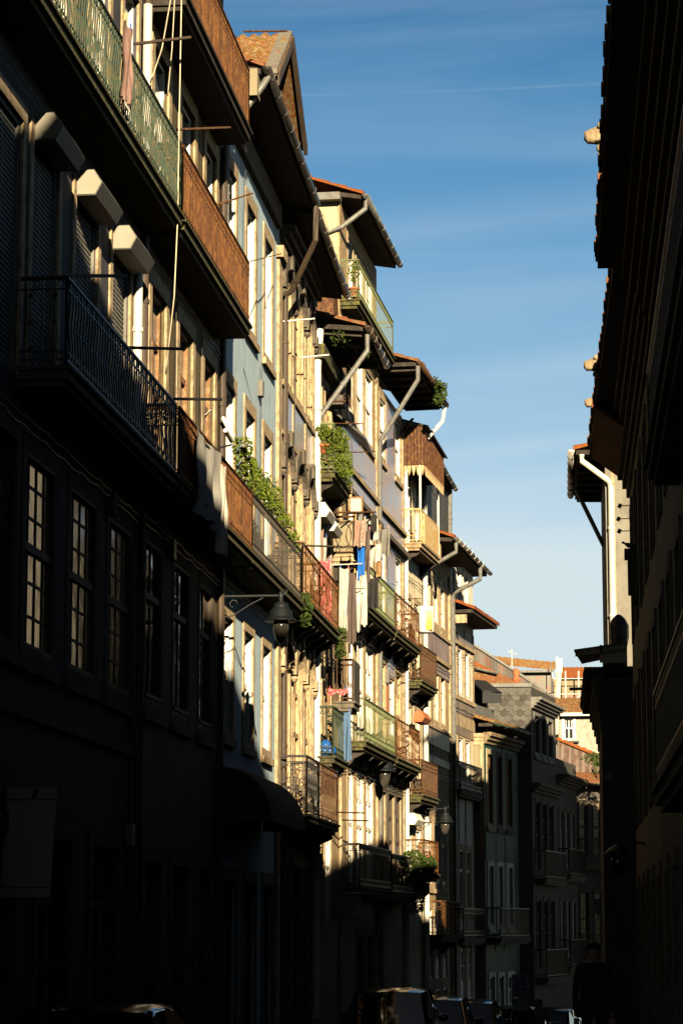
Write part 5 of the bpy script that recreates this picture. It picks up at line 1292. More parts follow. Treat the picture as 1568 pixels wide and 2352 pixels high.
# cables
def cable(label, pts, r=.008, m='pvc_white'):
    P = [atY(x, y, Y) for x, y, Y in pts]; o = P[0]; e = empty('cable', o, 0, label, 'cable'); L = []
    for p, q in zip(P, P[1:]):
        for k in range(6): L.append(p.lerp(q, k / 6))
    L.append(P[-1]); MB().tube([((v - o).x, -(v - o).y, (v - o).z) for v in L], r, 5).build('wire', m, e, True)
cable('long pale cable dropping down past both green and rusty railings', [(417, -20, 31.5), (411, 300, 31.6), (408, 500, 31.7), (400, 680, 31.9), (380, 860, 32.6)], .009, 'plaster_cream')
cable('slanted pale cable left of the long dropping cable', [(395, -20, 31.0), (372, 110, 31.2), (345, 190, 31.4)], .009, 'plaster_cream')
cable('middle pale cable crossing the pole by the scarf', [(402, -20, 31.2), (395, 110, 31.3), (385, 220, 31.6)], .008, 'plaster_cream')
cable('thin dark wire sagging across the blue wall', [(546, 790, 40.9), (560, 850, 41.1), (585, 950, 42.5), (612, 1060, 43.9)], .006, 'zinc_dark')
cable('thin wire from the cream gable down past the pipe', [(716, 447, 55), (745, 500, 55), (768, 570, 55)], .006, 'zinc_dark')
cable('sagging wires above the orange cylinder', [(895, 1340, 62), (925, 1350, 65), (955, 1400, 68), (975, 1430, 70)], .006, 'zinc_dark')
cable('loose white cable by the bent vent pipe', [(455, 905, 37.4), (462, 960, 37.6), (485, 940, 38.0), (480, 1000, 38.1), (492, 1030, 38.2)], .01, 'pvc_white')
cable('dark wire hanging across the ochre lower wall', [(348, 1690, 33.8), (350, 1740, 33.9), (346, 1800, 33.9), (345, 1830, 34)], .008, 'black_iron')

# ================================================================= plants
def leaves(mb, rr, n, c, r, size=.035):
    for _ in range(n):
        while True:
            v = Vector((rr.uniform(-1, 1), rr.uniform(-1, 1), rr.uniform(-1, 1)))
            if v.length < 1: break
        v = v.normalized() * (v.length ** .5)
        p = Vector((c[0] + v.x * r[0], c[1] + v.y * r[1], c[2] + v.z * r[2])); d = Vector((rr.gauss(0, 1), rr.gauss(0, 1), rr.gauss(0, .8))).normalized(); t = d.orthogonal().normalized() * .45; s = size * rr.uniform(.45, 1.75)
        mb.add([p - d * s, p + t * s, p + d * s, p - t * s], [(0, 1, 2, 3)])
def plant(name, label, P, blobs, m='leaf', seed=1, size=.035, stems=0, pot=None, cat='plant', group=None):
    e = empty(name, P, 0, label, cat, group); rr = random.Random(seed); mb = MB()
    for (n, c, r) in blobs: leaves(mb, rr, n, c, r, size)
    mb.build('foliage', m, e)
    if stems:
        st = MB()
        for _ in range(stems):
            n, c, r = rr.choice(blobs); st.tube([(rr.uniform(-.05, .05), rr.uniform(-.05, .05), -.05), (c[0] * .5, -c[1] * .5, c[2] * .5), (c[0] + rr.uniform(-.5, .5) * r[0], -(c[1] + rr.uniform(-.5, .5) * r[1]), c[2] + r[2] * .7)], .006, 4)
        st.build('stem', 'wood_dark', e)
    if pot: MB().lathe((0, 0, 0), [(.07, pot[0]), (.1, pot[0] + .03), (.13, pot[1] - .04), (.145, pot[1] - .04), (.145, pot[1]), (.1, pot[1])], 12).build('pot', 'terracotta', e, True)
    return e
# climber on the long grey balcony before the blue house (clumps follow the railing)
def on_b(b, x, y, o): s, z = b.pt(x, y, o); return b.world(s, o, z)
Pc = on_b(C, 557, 1020, .5); bl = []
rr = random.Random(5)
for (x, y, dr) in ((556, 1020, .22), (560, 1050, .28), (566, 1085, .3), (575, 1108, .34), (585, 1112, .36), (596, 1118, .36), (606, 1135, .36), (616, 1142, .34), (625, 1150, .34), (632, 1165, .32), (640, 1180, .34), (650, 1200, .34), (660, 1218, .3), (612, 1105, .25), (628, 1130, .22), (672, 1240, .26), (575, 1070, .22)):
    p = on_b(C, x, y + 6, .45) - Pc; bl.append((rr.choice((90, 130, 190)), tuple(p), (.17, dr * 1.3, dr * .72)))
plant('climbing_shrub', 'leafy shrub climbing the grey railing before the blue house', Pc, bl, 'leaf_bright', 5, .034, 30, None, 'shrub')
P0 = E0.world(.15, .3, 9.4)
plant('balcony_plants', 'bright feathery green plants filling the narrow balcony behind the white pipe', P0,
      [(500, (.05, .0, .62), (.26, .2, .28)), (560, (.15, .6, .75), (.24, .5, .26)), (380, (.0, .1, .25), (.28, .25, .22)), (420, (.25, 1.0, .35), (.16, .7, .35)), (220, (.2, 1.8, .3), (.14, .7, .35)), (400, (.2, .3, .0), (.2, .3, .12)), (300, (-.1, -.1, .8), (.16, .1, .16))], 'leaf_bright', 7, .032, 14, None, 'plant')
for i, (a, z) in enumerate(((.15, 9.75), (.3, 9.42))):
    e = E0.thing('flower_pot', a, .2, z, ['upper terracotta pot among the feathery green plants', 'lower terracotta pot among the feathery green plants'][i], 'pot'); MB().lathe((0, 0, 0), [(.08, 0), (.11, .14), (.13, .14), (.13, .19), (.1, .19)], 12).build('pot', 'terracotta', e, True)
p = E1.world(.2, .3, 14.55); plant('potted_plant', 'sparse potted plant on the corner of the green top balcony', p, [(150, (.0, 0, .28), (.14, .14, .22)), (50, (.05, 0, .5), (.08, .08, .14))], 'leaf_bright', 9, .035, 6, (-.32, -.08))
p = Fb.world(3.1, 1.1, 14.05); plant('fern', 'dark fern clump growing from the far gutter against the sky', p, [(90, (.0, -.1, .05), (.16, .4, .14)), (60, (.14, .1, -.1), (.13, .3, .16)), (70, (.06, .1, -.3), (.13, .3, .16)), (24, (.0, -.3, .16), (.07, .2, .1)), (24, (.2, 0, .08), (.08, .2, .08))], 'leaf', 12, .07, 10, None, 'fern')
p = E0.world(.5, .5, 12.3); plant('roof_weeds', 'dry weeds sprouting on the ledge beside the red patched roof', p, [(140, (.0, .3, .0), (.25, .8, .14)), (150, (.3, 1.4, -.02), (.22, .5, .14))], 'leaf', 13, .035, 26, None, 'weeds')
for i, (b, a, o, z, lab) in enumerate(((D, -.5, .5, 5.9, 'dark ferns growing under the near corner of the rusty ornate balcony'), (D, 5.2, .5, 5.95, 'green ferns sprouting at the far corner of the ornate balcony'))):
    plant('fern', lab, b.world(a, o, z), [(160, (.05, .1, 0), (.14, .4, .18)), (100, (.05, .2, -.3), (.1, .3, .14))], 'leaf', 20 + i, .045, 0, None, 'fern')
pf = atY(970, 2010, 65.0); plant('flowering_plant', 'dark bushy plant with red flowers spilling from the lowest balcony', pf, [(500, (.0, 0, .0), (.3, .35, .3)), (450, (.15, 0, .25), (.22, .3, .25)), (350, (-.25, 0, .35), (.3, .3, .3)), (300, (-.1, 0, -.5), (.18, .25, .5)), (140, (.25, 0, -.05), (.15, .2, .1))], 'leaf', 30, .05, 12)
fl = MB(); rr = random.Random(4); leaves(fl, rr, 30, (.12, 0, .42), (.12, .15, .12), .035)
e = empty('red_flowers', pf, 0, 'small red blossoms on top of the dark bushy plant', 'flowers'); fl.build('petals', 'cloth_red', e)
pv = atY(1385, 1762, 90); plant('bare_shrub', 'thin dark shrub on the ledge by the pink corrugated wall', pv, [(200, (.1, 0, -.1), (.55, .3, .35)), (90, (-.4, 0, .3), (.4, .3, .2))], 'leaf', 31, .07, 24, None, 'shrub')

# ================================================================= street lamps
LAMPG = 'bell shaped street lamps on wall brackets'
def lamp(label, b, a, o, z, k=1.0, arm_from=0.):
    e = b.thing('street_lamp', a, 0, z, label, 'street lamp', LAMPG); m = MB()
    m.tube([(0, arm_from, 0), (0, o, 0)], .024 * k, 8); m.tube([(0, .02, -.35), (0, o * .25, -.3), (0, o * .5, -.14), (0, o * .72, -.03)], .01, 5)
    m.tube([(0, o * .25 + .06 * math.cos(t * .5), -.12 + .06 * math.sin(t * .5)) for t in range(10)], .008, 4); m.box(-.04, .04, .0, .03, -.45, .15)
    m.tube([(0, o, 0), (0, o + .08, .03), (0, o + .1, .08), (0, o + .05, .1)], .014, 5)
    m.build('bracket', 'paint_green', e)
    MB().lathe((0, o, 0), [(.02 * k, .1 * k), (.03 * k, .06 * k), (.05 * k, .04 * k), (.05 * k, -.06 * k), (.03 * k, -.1 * k), (.12 * k, -.14 * k), (.14 * k, -.2 * k), (.15 * k, -.24 * k), (.2 * k, -.28 * k), (.21 * k, -.38 * k), (.23 * k, -.4 * k), (.29 * k, -.45 * k), (.29 * k, -.465 * k), (.14 * k, -.45 * k)], 24).build('shade', 'paint_green', e, True)
    MB().lathe((0, o, 0), [(.13 * k, -.45 * k), (.14 * k, -.55 * k), (.13 * k, -.66 * k), (.1 * k, -.76 * k), (.05 * k, -.84 * k), (.01, -.87 * k)], 20).build('globe', 'lamp_glass', e, True)
    return e
def lamp_at(label, b, x, y, Y, k):
    p = atY(x, y, Y); a = (p - b.A).dot(b.u); o = (p - b.A).dot(b.n); return lamp(label, b, a, o, p.z, k)
lamp_at('near shadowed street lamp before the blue house', C, 645, 1368, 38.6, .88)
lamp_at('middle street lamp below the green and rusty balconies', Fb, 883, 1729, 60.5, .98)
lamp_at('far street lamp beside the lit lower windows', G2, 1022, 1858, 68.0, .8)
lr = R2a.thing('wall_lantern', 5.5, 0, 1.3, 'shadowed bell lantern on the dark right facade', 'street lamp')
MB().tube([(0, 0, 0), (0, .4, .1), (0, .42, -.05)], .02, 6).build('bracket', 'black_iron', lr); MB().lathe((0, .42, -.05), [(.03, .05), (.12, 0), (.24, -.12), (.1, -.1)], 16).build('shade', 'paint_green', lr, True); MB().lathe((0, .42, -.15), [(.09, 0), (.11, -.12), (.08, -.26), (.01, -.32)], 14).build('globe', 'lamp_glass', lr, True)

# ================================================================= other small things
def hexbox(label, b, a0, a1, o0, z0, m='paint_white', tilt=0.):
    e = b.thing('shutter_box', a0, o0, z0, label, 'shutter box'); L = a1 - a0
    MB().prism_a([(0, 0), (0, .17), (.07, .3), (.2, .3), (.3, .12), (.22, 0)], 0, L).build('casing', m, e); 
    MB().prism_a([(.02, .02), (.02, .165), (.08, .285), (.19, .285), (.28, .12), (.21, .02)], -.012, -.002).build('end_cap', m, e); return e
s_, z_ = E0.pt(728, 1168); hexbox('upper white hexagonal shutter box behind the white drainpipe', E0, .25, 1.35, .03, 8.45)
hexbox('lower white hexagonal shutter box behind the white drainpipe', E0, 1.5, 2.6, .03, 8.35)
hexbox('white shutter box low on the wall beside the street lamp', G1, .1, 1.2, .05, 2.75)
hexbox('reddish brown shutter box beneath the rusty panel balcony', G1, .3, 1.4, .22, 5.45, 'terracotta')
# orange and white cylinder hanging on the rod
p = atY(976, 1418, 66.2); e = empty('storage_jar', p, 0, 'white and orange plastic drum hung beside the rusty balcony end', 'drum')
MB().lathe((0, 0, -.42), [(.2, 0), (.235, .05), (.24, .38), (.235, .6), (.245, .62), (.245, .68), (.2, .7)], 20).build('drum', 'paint_white', e, True)
MB().box(.03, .2, .1, .247, -.36, .16).build('orange_side', 'plastic_orange', e)
# white framed cabinet behind laundry, brown board
p = atY(819, 1162, 55.4)
e = empty('cabinet', p, 0, 'white cabinet with brown frame standing above the laundry pole', 'cabinet'); MB().box(-.12, .12, -.02, .15, -.15, .15).build('door', 'cloth_white', e); MB().box(-.15, -.12, -.03, .17, -.18, .18).box(.12, .15, -.03, .17, -.18, .18).box(-.12, .12, -.03, .17, .15, .18).box(-.12, .12, -.03, .17, -.18, -.15).build('frame', 'wood_brown', e)
stick('tall pale post between tile wall and laundry', 803, 1105, 56, 804, 1180, 56, .05, 'wood_pale', 'post')
stick('brown board hung vertically before the grey downpipe', 870, 1205, 57.5, 869, 1325, 57.5, .07, 'wood_brown', 'board')
e = E0.thing('plastic_bag', .25, .22, 3.6, 'blue plastic sacks on the floor of the green balcony', 'bags'); m = MB()
for i, (a, o, z, r) in enumerate(((0, 0, 0, .14), (.02, .12, .02, .12), (.05, -.1, .0, .12), (.1, .02, .12, .12))): m.lathe((a, o, z), [(.02, -.1), (r, -.06), (r * 1.1, 0), (r * .8, .08), (.03, .13)], 9)
m.build('sack', 'plastic_blue', e, True)
hang('strap', 'narrow bright blue strap dangling below the green balcony', 'strap', 772, 1734, 51.9, .05, .45, 'plastic_blue', folds=1, amp=.01, seed=41, pegs=False)
e = Fb.thing('satellite_box', 3.95, .05, 13.0, 'sagging timber bracket under the fern eave', 'bracket'); MB().prism_a([(0, 0), (.35, .45), (.28, .45), (0, .1)], -.05, .05).build('strut', 'soffit', e)

# ================================================================= signs
def text(body, size, m, parent, loc, rot=(R(90), 0, 0), sx=1., ext=.004, name='lettering'):
    cu = bpy.data.curves.new('t', 'FONT'); cu.body = body; cu.size = size; cu.align_x = 'CENTER'; cu.align_y = 'CENTER'; cu.extrude = ext
    t = bpy.data.objects.new('t', cu); COL.objects.link(t); dg = bpy.context.evaluated_depsgraph_get(); me = bpy.data.meshes.new_from_object(t.evaluated_get(dg)); bpy.data.objects.remove(t)
    me.materials.clear(); me.materials.append(MATS[m]); o = bpy.data.objects.new(name, me); COL.objects.link(o); o.parent = parent; o.location = loc; o.rotation_euler = rot; o.scale = (sx, 1, 1); return o
# arched shop sign
p = atY(801, 2085, 55.0); w_, h_ = .56, .46
e = empty('shop_sign', p, 0, 'dim arched hanging sign with black lettering and a brush drawing', 'sign')
arcp = [(-w_ / 2, -h_ / 2), (w_ / 2, -h_ / 2), (w_ / 2, h_ * .3)] + [(w_ / 2 * math.cos(math.pi * k / 12) , h_ * .3 + .1 * math.sin(math.pi * k / 12)) for k in range(1, 12)] + [(-w_ / 2, h_ * .3)]
MB().prism_o(arcp, -.015, .015).build('panel', 'sign_white', e)
text('ESCOVARIA', .1, 'sign_black', e, (0, -.018, .15), sx=.95); text('DE BELOMONTE', .062, 'sign_black', e, (0, -.018, .06)); text('ANTONIO DA SILVA', .055, 'sign_black', e, (0, -.018, -.18), sx=.95)
MB().prism_o([(-.2, -.02), (.0, -.03), (.2, .0), (.22, -.04), (.0, -.08), (-.16, -.06)], .015, .02).build('brush_drawing', 'wood_brown', e)
MB().tube([(-.2, 0, .3), (-.2, 0, .24)], .008, 4).tube([(-.75, 0, .3), (.25, 0, .3)], .014, 5).build('bracket', 'black_iron', e)
# LOCAL VIGIADO
p = atY(1195, 2265, 58.0); e = empty('street_sign', p, 0, 'white sign reading LOCAL VIGIADO with a camera symbol', 'sign')
MB().box(-.19, .19, -.01, .012, -.25, .25).build('panel', 'sign_white', e); text('LOCAL', .085, 'sign_black', e, (0, -.015, .19)); text('VIGIADO', .085, 'sign_black', e, (0, -.015, -.19))
MB().box(-.12, .12, .012, .016, -.12, .13).build('blue_square', 'sign_blue', e); MB().prism_o([(-.09, .0), (-.06, .05), (.09, -.03), (.06, -.08)], .016, .02).prism_o([(-.01, .02), (.01, .02), (.01, .09), (-.01, .09)], .016, .02).box(-.03, .03, .016, .02, .085, .095).build('camera_symbol', 'sign_white', e)
MB().tube([(0, -.03, .3), (0, -.03, -3.2)], .03, 8).build('post', 'zinc_dark', e); MB().box(-.17, .17, -.01, .012, -.55, -.28).build('lower_plate', 'sign_white', e)
# shield sign at the bend
p = atY(1381, 2085, 76); e = empty('shop_sign', p, 0, 'small shield shaped white sign at the dark street bend', 'sign')
MB().prism_o([(-.2, .25), (.18, .25), (.24, -.05), (.05, -.3), (-.12, -.25), (-.24, -.05)], -.02, .02).build('panel', 'sign_white', e); text('NEO', .14, 'sign_black', e, (0, -.025, .08), sx=1.1)
MB().tube([(.2, 0, .15), (.9, 0, .2)], .02, 5).build('bracket', 'black_iron', e)
# blank white panel on the near left wall
p = atY(66, 1935, 25.2); e = empty('notice_board', p, 0, 'blank bluish white panel sign standing out from the nearest left wall', 'sign')
MB().prism_o([(-.28, -.55), (.23, -.55), (.28, .55), (-.24, .55)], -.02, .02).build('panel', 'sign_white', e)
MB().prism_o([(-.25, .42), (.275, .42), (.275, .435), (-.25, .435)], .02, .024).build('rule', 'sign_black', e); MB().prism_o([(-.275, -.46), (.235, -.46), (.235, -.45), (-.275, -.45)], .02, .024).build('rule', 'sign_black', e)
MB().prism_o([(.02, .44), (.08, .44), (.1, .53), (.05, .53)], .02, .024).build('mark', 'paint_green', e)
MB().tube([(-.95, 0, .3), (-.2, 0, .3)], .015, 5).tube([(-.95, 0, -.3), (-.2, 0, -.3)], .015, 5).build('bracket', 'black_iron', e)
# round white globe lamp and white plates in the dark end
e = empty('globe_lamp', atY(1337, 2222, 60), 0, 'unlit white globe on a post at the street bend', 'street lamp'); MB().lathe((0, 0, 0), [(.03, -.16), (.12, -.1), (.16, 0), (.12, .1), (.02, .16)], 16).build('globe', 'plaster_grey', e, True); MB().tube([(0, 0, -.15), (0, 0, -3.3)], .035, 8).build('post', 'black_iron', e)
e = empty('globe_lamp', atY(1396, 1790, 45.5), 0, 'round beige globe fixed to the dark right facade edge', 'lamp'); MB().lathe((0, 0, 0), [(.02, -.09), (.06, -.06), (.085, 0), (.06, .06), (.02, .09)], 16).build('globe', 'plaster_gable', e, True)

# ================================================================= parked cars
def car(label, x, y, zg, rz=0., hh=1.48, ww=1.74, LL=4.1, paint='car_paint', suv=False, group='cars parked along the left kerb'):
    """local: x across, y along (front towards -y), z up from the ground"""
    e = empty('parked_car', (x, y, zg), rz, label, 'car', group)
    # side profile stations along y : (y, z_low, z_belt, half width)
    W = ww / 2; B_ = hh * .62
    st = [(-LL / 2, .35, .58, .72), (-LL / 2 + .08, .22, .68, .86), (-LL / 2 + .45, .2, .80, .96), (-LL / 2 + 1.0, .2, .90, 1.0), (-LL / 2 + 1.35, .2, B_, 1.0), (0, .2, B_ + .03, 1.0), (LL / 2 - .7, .2, B_ + .05, 1.0), (LL / 2 - .15, .22, B_ + .02, .95), (LL / 2 - .02, .3, B_ - .1, .86), (LL / 2, .38, .7, .8)]
    n = 14; vs = []
    for (yy, zl, zh, k) in st:
        w = W * k; ring = [(-w * .92, zl), (-w, zl + .15), (-w * 1.0, zl + (zh - zl) * .55), (-w * .97, zh - .1), (-w * .90, zh - .02), (-w * .5, zh + .03), (0, zh + .04), (w * .5, zh + .03), (w * .90, zh - .02), (w * .97, zh - .1), (w * 1.0, zl + (zh - zl) * .55), (w, zl + .15), (w * .92, zl), (0, zl - .02)]
        vs += [(a, yy, z) for a, z in ring]
    fs = [(i * n + k, i * n + (k + 1) % n, (i + 1) * n + (k + 1) % n, (i + 1) * n + k) for i in range(len(st) - 1) for k in range(n)] + [tuple(range(n)), tuple((len(st) - 1) * n + k for k in range(n - 1, -1, -1))]
    m = MB(); m.add(vs, fs); body = m.build('body', paint, e, True)
    yb = [(-LL / 2 + 1.05, B_ - .02, .93), (-LL / 2 + 1.75, hh - .06, .76), (-LL / 2 + 2.1, hh, .74), (.5, hh + .01, .74), (LL / 2 - .75, hh - .05, .74), (LL / 2 - .15, B_ + .02, .86)]
    # cabin glass and roof
    g = MB(); r5 = []
    for (yy, z, k) in yb: w = W * k; r5.append([(-w, yy, z), (w, yy, z)])
    base = [(-W * .93, B_ - .03), (W * .93, B_ - .03)]
    cvs = []; 
    for (yy, z, k) in yb: w = W * k; cvs += [(-W * .93, yy, B_ - .04), (-w, yy, max(z - .05, B_ - .03)), (-w * .9, yy, z), (0, yy, z + .025), (w * .9, yy, z), (w, yy, max(z - .05, B_ - .03)), (W * .93, yy, B_ - .04)]
    k = 7; fs = [(i * k + q, i * k + q + 1, (i + 1) * k + q + 1, (i + 1) * k + q) for i in range(5) for q in range(6)]
    g.add(cvs, fs); gl = g.build('window_glass', 'car_glass', e)
    rf = MB(); rv = []
    for (yy, z, kk) in yb[1:5]: w = W * kk; rv += [(-w * .985, yy, z - .03), (-w * .9, yy, z + .012), (0, yy, z + .04), (w * .9, yy, z + .012), (w * .985, yy, z - .03)]
    rf.add(rv, [(i * 5 + q, i * 5 + q + 1, (i + 1) * 5 + q + 1, (i + 1) * 5 + q) for i in range(3) for q in range(4)]); rf.build('roof', paint, e, True)
    for s in (-1, 1):
        for (p, q) in ((yb[0], yb[1]), (yb[4], yb[5])): MB().tube([(s * W * p[2] * .97, -p[0], p[1] + .01), (s * W * q[2] * .97, -q[0], q[1] + .01)], .035, 6).build('pillar', paint, e)
        MB().tube([(s * W * .83, -.25, B_), (s * W * .75, -.25, hh - .04)], .035, 6).build('pillar', paint, e)
    for s in (-1, 1):
        for yy in (-LL / 2 + .8, LL / 2 - .8):
            wv = MB(); pr = [(0.0, .0), (.31, 0), (.32, .03), (.32, .17), (.31, .2), (0, .2)]; n_ = 18
            vv = [(s * (W - .2 + t), yy + r * math.cos(2 * math.pi * q / n_), .31 + r * math.sin(2 * math.pi * q / n_)) for r, t in pr for q in range(n_)]
            wv.add(vv, [(i * n_ + q, i * n_ + (q + 1) % n_, (i + 1) * n_ + (q + 1) % n_, (i + 1) * n_ + q) for i in range(5) for q in range(n_)]); wh = wv.build('wheel', 'tyre', e)
            wv = MB(); vv = [(s * (W + .006), yy + r * math.cos(2 * math.pi * q / n_), .31 + r * math.sin(2 * math.pi * q / n_)) for r in (.0, .2) for q in range(n_)]
            wv.add(vv, [(q, (q + 1) % n_, n_ + (q + 1) % n_, n_ + q) for q in range(n_)]); wv.build('rim', 'chrome', wh)
        MB().add([(s * W * .55, -LL / 2 + .05, .56), (s * W * .86, -LL / 2 + .1, .6), (s * W * .84, -LL / 2 + .14, .72), (s * W * .55, -LL / 2 + .06, .68)], [(0, 1, 2, 3)]).build('headlight', 'chrome', e)
        MB().lathe((s * (W + .08), LL / 2 - 3.0 + .1, B_ + .06), [(.02, -.07), (.09, -.05), (.1, .03), (.05, .08)], 10).build('mirror', paint, e, True)
    MB().box(-.26, .26, LL / 2 - .01, LL / 2 + .02, .42, .53).build('number_plate', 'sign_white', e)
    return e
def gz(y): return ground_z(y)
car('nearest dark car on the left with only its curved roof in view', -5.12, 24.3, -.52 - 1.46 - .2, hh=1.46)
car('large black car with wide windscreen leading the parked row', -4.5, 49.6, -1.13 - 1.6, hh=1.6, ww=1.75, LL=4.3)
car('second dark car half hidden behind the large black one', -4.1, 55.0, -1.42 - 1.5, hh=1.5)
car('third dark car of the parked row', -3.75, 61.0, -1.65 - 1.5, hh=1.5)
car('low dark hatchback parked apart further down the street', -2.95, 68.0, -2.0 - 1.42, hh=1.42, rz=-.1)
car('last parked car, a sliver behind the low hatchback', -2.2, 73.5, -2.2 - 1.42, hh=1.42, rz=-.15)

# ================================================================= people walking away
def person(label, x, y, zf, H=1.74, coat='cloth_dark', legs='cloth_navy', hairm='hair', rz=0., stride=.14, bulk=1.):
    e = empty('person', (x, y, zf), rz, label, 'person'); k = H / 1.74
    V = [(0, 0, .95), (0, 0, 1.12), (0, .01, 1.32), (0, .01, 1.45), (0, -.005, 1.53), (0, -.01, 1.64),   # pelvis, waist, chest, shoulders base, neck, head
         (.18, .0, 1.41), (.235, .02, 1.14), (.23, -.10, .9), (.225, -.14, .8),
         (-.18, .0, 1.41), (-.235, -.02, 1.14), (-.23, .06, .9), (-.225, .08, .8),
         (.095, .0, .9), (.1, -stride * .5, .5), (.1, -stride, .08), (.1, -stride - .1, .03),
         (-.095, .0, .9), (-.1, stride * .4, .5), (-.1, stride * 1.3, .1), (-.1, stride * 1.1, .03)]
    E_ = [(0, 1), (1, 2), (2, 3), (3, 4), (4, 5), (3, 6), (6, 7), (7, 8), (8, 9), (3, 10), (10, 11), (11, 12), (12, 13), (0, 14), (14, 15), (15, 16), (16, 17), (0, 18), (18, 19), (19, 20), (20, 21)]
    Rr = [.15, .145, .17, .12, .06, .1, .075, .055, .042, .035, .075, .055, .042, .035, .1, .07, .05, .045, .1, .07, .05, .045]
    me = bpy.data.meshes.new('body'); me.from_pydata([Vector(v) * k for v in V], E_, []); o = bpy.data.objects.new('body', me); COL.objects.link(o); o.parent = e
    sk = o.modifiers.new('skin', 'SKIN'); 
    for i, r in enumerate(Rr):
        dv = me.skin_vertices[0].data[i]; dv.radius = (r * k * (bulk if i < 4 else 1) * 1.1, r * k * .85)
    me.skin_vertices[0].data[0].use_root = True
    sb_ = o.modifiers.new('sub', 'SUBSURF'); sb_.levels = 2; sb_.render_levels = 2
    dg = bpy.context.evaluated_depsgraph_get(); me2 = bpy.data.meshes.new_from_object(o.evaluated_get(dg)); o.modifiers.clear(); o.data = me2
    me2.materials.clear(); me2.materials.append(MATS[coat])
    for p in me2.polygons: p.use_smooth = True
    for mname in (legs, 'skin'): me2.materials.append(MATS[mname])
    for p in me2.polygons:
        z = p.center.z / k
        p.material_index = 1 if z < .86 and abs(p.center.x) < .18 * k else (2 if z > 1.5 or (z < .86) else 0)
    # coat hem, hair, ears, face, hands with fingers
    MB().lathe((0, 0, 0), [(.16 * k, 1.1 * k), (.18 * k * bulk, .95 * k), (.2 * k * bulk, .8 * k), (.15 * k, .8 * k)], 18).build('coat', coat, e, True)
    hr = MB().lathe((0, -.02 * k, 1.655 * k), [(.085 * k, -.05 * k), (.105 * k, .0), (.1 * k, .05 * k), (.065 * k, .095 * k), (.01, .11 * k)], 16); hr.build('hair', hairm, e, True)
    MB().lathe((0, .01 * k, 1.6 * k), [(.03 * k, -.09 * k), (.07 * k, -.06 * k), (.088 * k, .0), (.085 * k, .06 * k), (.05 * k, .1 * k)], 14).tube([(0, -.09 * k - 0, 1.60 * k), (0, -.115 * k, 1.575 * k)], .012, 5).tube([(-.1 * k, .0, 1.62 * k), (-.1 * k, .0, 1.57 * k)], .014, 5).tube([(.1 * k, .0, 1.62 * k), (.1 * k, .0, 1.57 * k)], .014, 5).build('head', 'skin', e, True)
    hd = MB()
    for s, yy in ((.225, .14), (-.225, -.08)):
        hd.box((s - .035) * k, (s + .035) * k, (yy - .015) * k, (yy + .015) * k, .7 * k, .79 * k)
        for f in range(4): hd.tube([((s - .028 + f * .018) * k, yy * k, .71 * k), ((s - .028 + f * .018) * k, (yy + .008) * k, (.665 + .006 * abs(f - 1.5)) * k), ((s - .026 + f * .017) * k, (yy + .025) * k, (.635 + .008 * abs(f - 1.5)) * k)], .008 * k, 5)
        sg = -1 if s > 0 else 1; hd.tube([((s + sg * .03) * k, yy * k, .775 * k), ((s + sg * .055) * k, (yy + .015) * k, .74 * k), ((s + sg * .05) * k, (yy + .03) * k, .71 * k)], .009 * k, 5)
    hd.build('hand', 'skin', e); return e
pp = atY(1361, 2168, 34.0); person('broad man in a dark coat walking away at right', pp.x, 34.0, pp.z - 1.78, 1.78, bulk=1.15, rz=.05)
pp = atY(1200, 2289, 59.0); person('dark haired person in a black jacket below the camera sign', pp.x, 59.0, pp.z - 1.72, 1.72)
pp = atY(1236, 2297, 60.5); person('person in a pale coat beside the black jacketed one', pp.x, 60.5, pp.z - 1.66, 1.66, coat='plaster_grey')

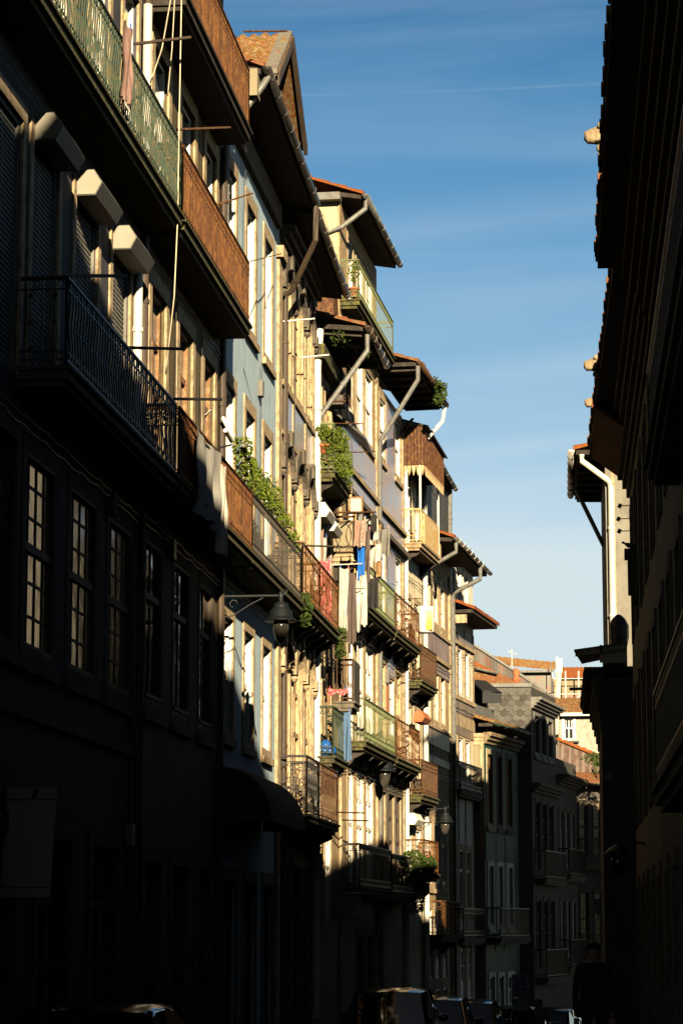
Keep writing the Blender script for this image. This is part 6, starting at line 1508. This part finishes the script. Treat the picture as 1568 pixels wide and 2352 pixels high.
# ================================================================= wires and small fittings fixed along the facades
def wire_run(b, z, a0=0., a1=None, o=.06, sag=.035, r=.009, m='black_iron', seed=0):
    a1 = b.L if a1 is None else a1; rr = random.Random(seed); pts = []; n = max(3, int((a1 - a0) / .9)); zz = z
    for i in range(n):
        p = a0 + (a1 - a0) * i / n; q = a0 + (a1 - a0) * (i + 1) / n; z2 = z + rr.uniform(-.02, .02)
        for k in range(4): t = k / 4; pts.append((p + (q - p) * t, o, zz + (z2 - zz) * t - sag * math.sin(math.pi * t) * rr.uniform(.4, 1.2)))
        zz = z2
    pts.append((a1, o, zz)); b.part(MB().tube(pts, r, 4), 'cable', m)
def drop_wire(b, a, z0, z1, o=.06, r=.008, seed=0, m='black_iron'):
    rr = random.Random(seed); b.part(MB().tube([(a + rr.uniform(-.04, .04), o, z0 + (z1 - z0) * k / 6) for k in range(7)], r, 4), 'cable', m)
for i, (b, zs) in enumerate(((B, (5.4, 9.0)), (C, (5.5,)), (D, (5.6, 9.2, 10.2)), (E0, (5.75, 8.75)), (E1, (3.6, 6.9, 9.8, 13.6)), (Fb, (3.6, 6.75, 9.7)), (G1, (6.2, 9.4)), (G2, (4.4, 7.5, 9.95)), (H, (6.6, 8.3)), (A, (5.35, 8.9)))):
    for j, z in enumerate(zs):
        wire_run(b, z, seed=i * 7 + j); wire_run(b, z - .09, o=.05, seed=i * 7 + j + 50, r=.007, m='zinc_dark')
for i, (b, a, z0, z1) in enumerate(((B, 2.3, 12, 6), (B, 4.5, 9, 6.2), (C, 2.1, 13, 9.9), (C, 4.2, 9.9, 6.8), (D, 1.85, 12.6, 6.2), (D, 3.7, 9.2, 3.4), (E1, 1.55, 13.6, 9.9), (E1, 3.05, 10, 4.3), (Fb, 1.35, 9.6, 4.2), (G2, 1.35, 9.9, 4.4), (H, 1.0, 9, 4))): drop_wire(b, a, z0, z1, seed=i)
for i, (b, a, z) in enumerate(((B, 2.25, 5.25), (C, 4.2, 9.4), (D, 1.78, 5.4), (E1, 1.5, 6.6), (E1, 3.05, 9.6), (Fb, 1.4, 6.3), (G2, 1.3, 4.3), (A, 13.1, 5.2), (A, 14.5, 1.2))):
    b.part(MB().box(a - .1, a + .1, 0, .09, z - .14, z + .14), 'junction_box', ('zinc', 'plaster_grey')[i % 2])
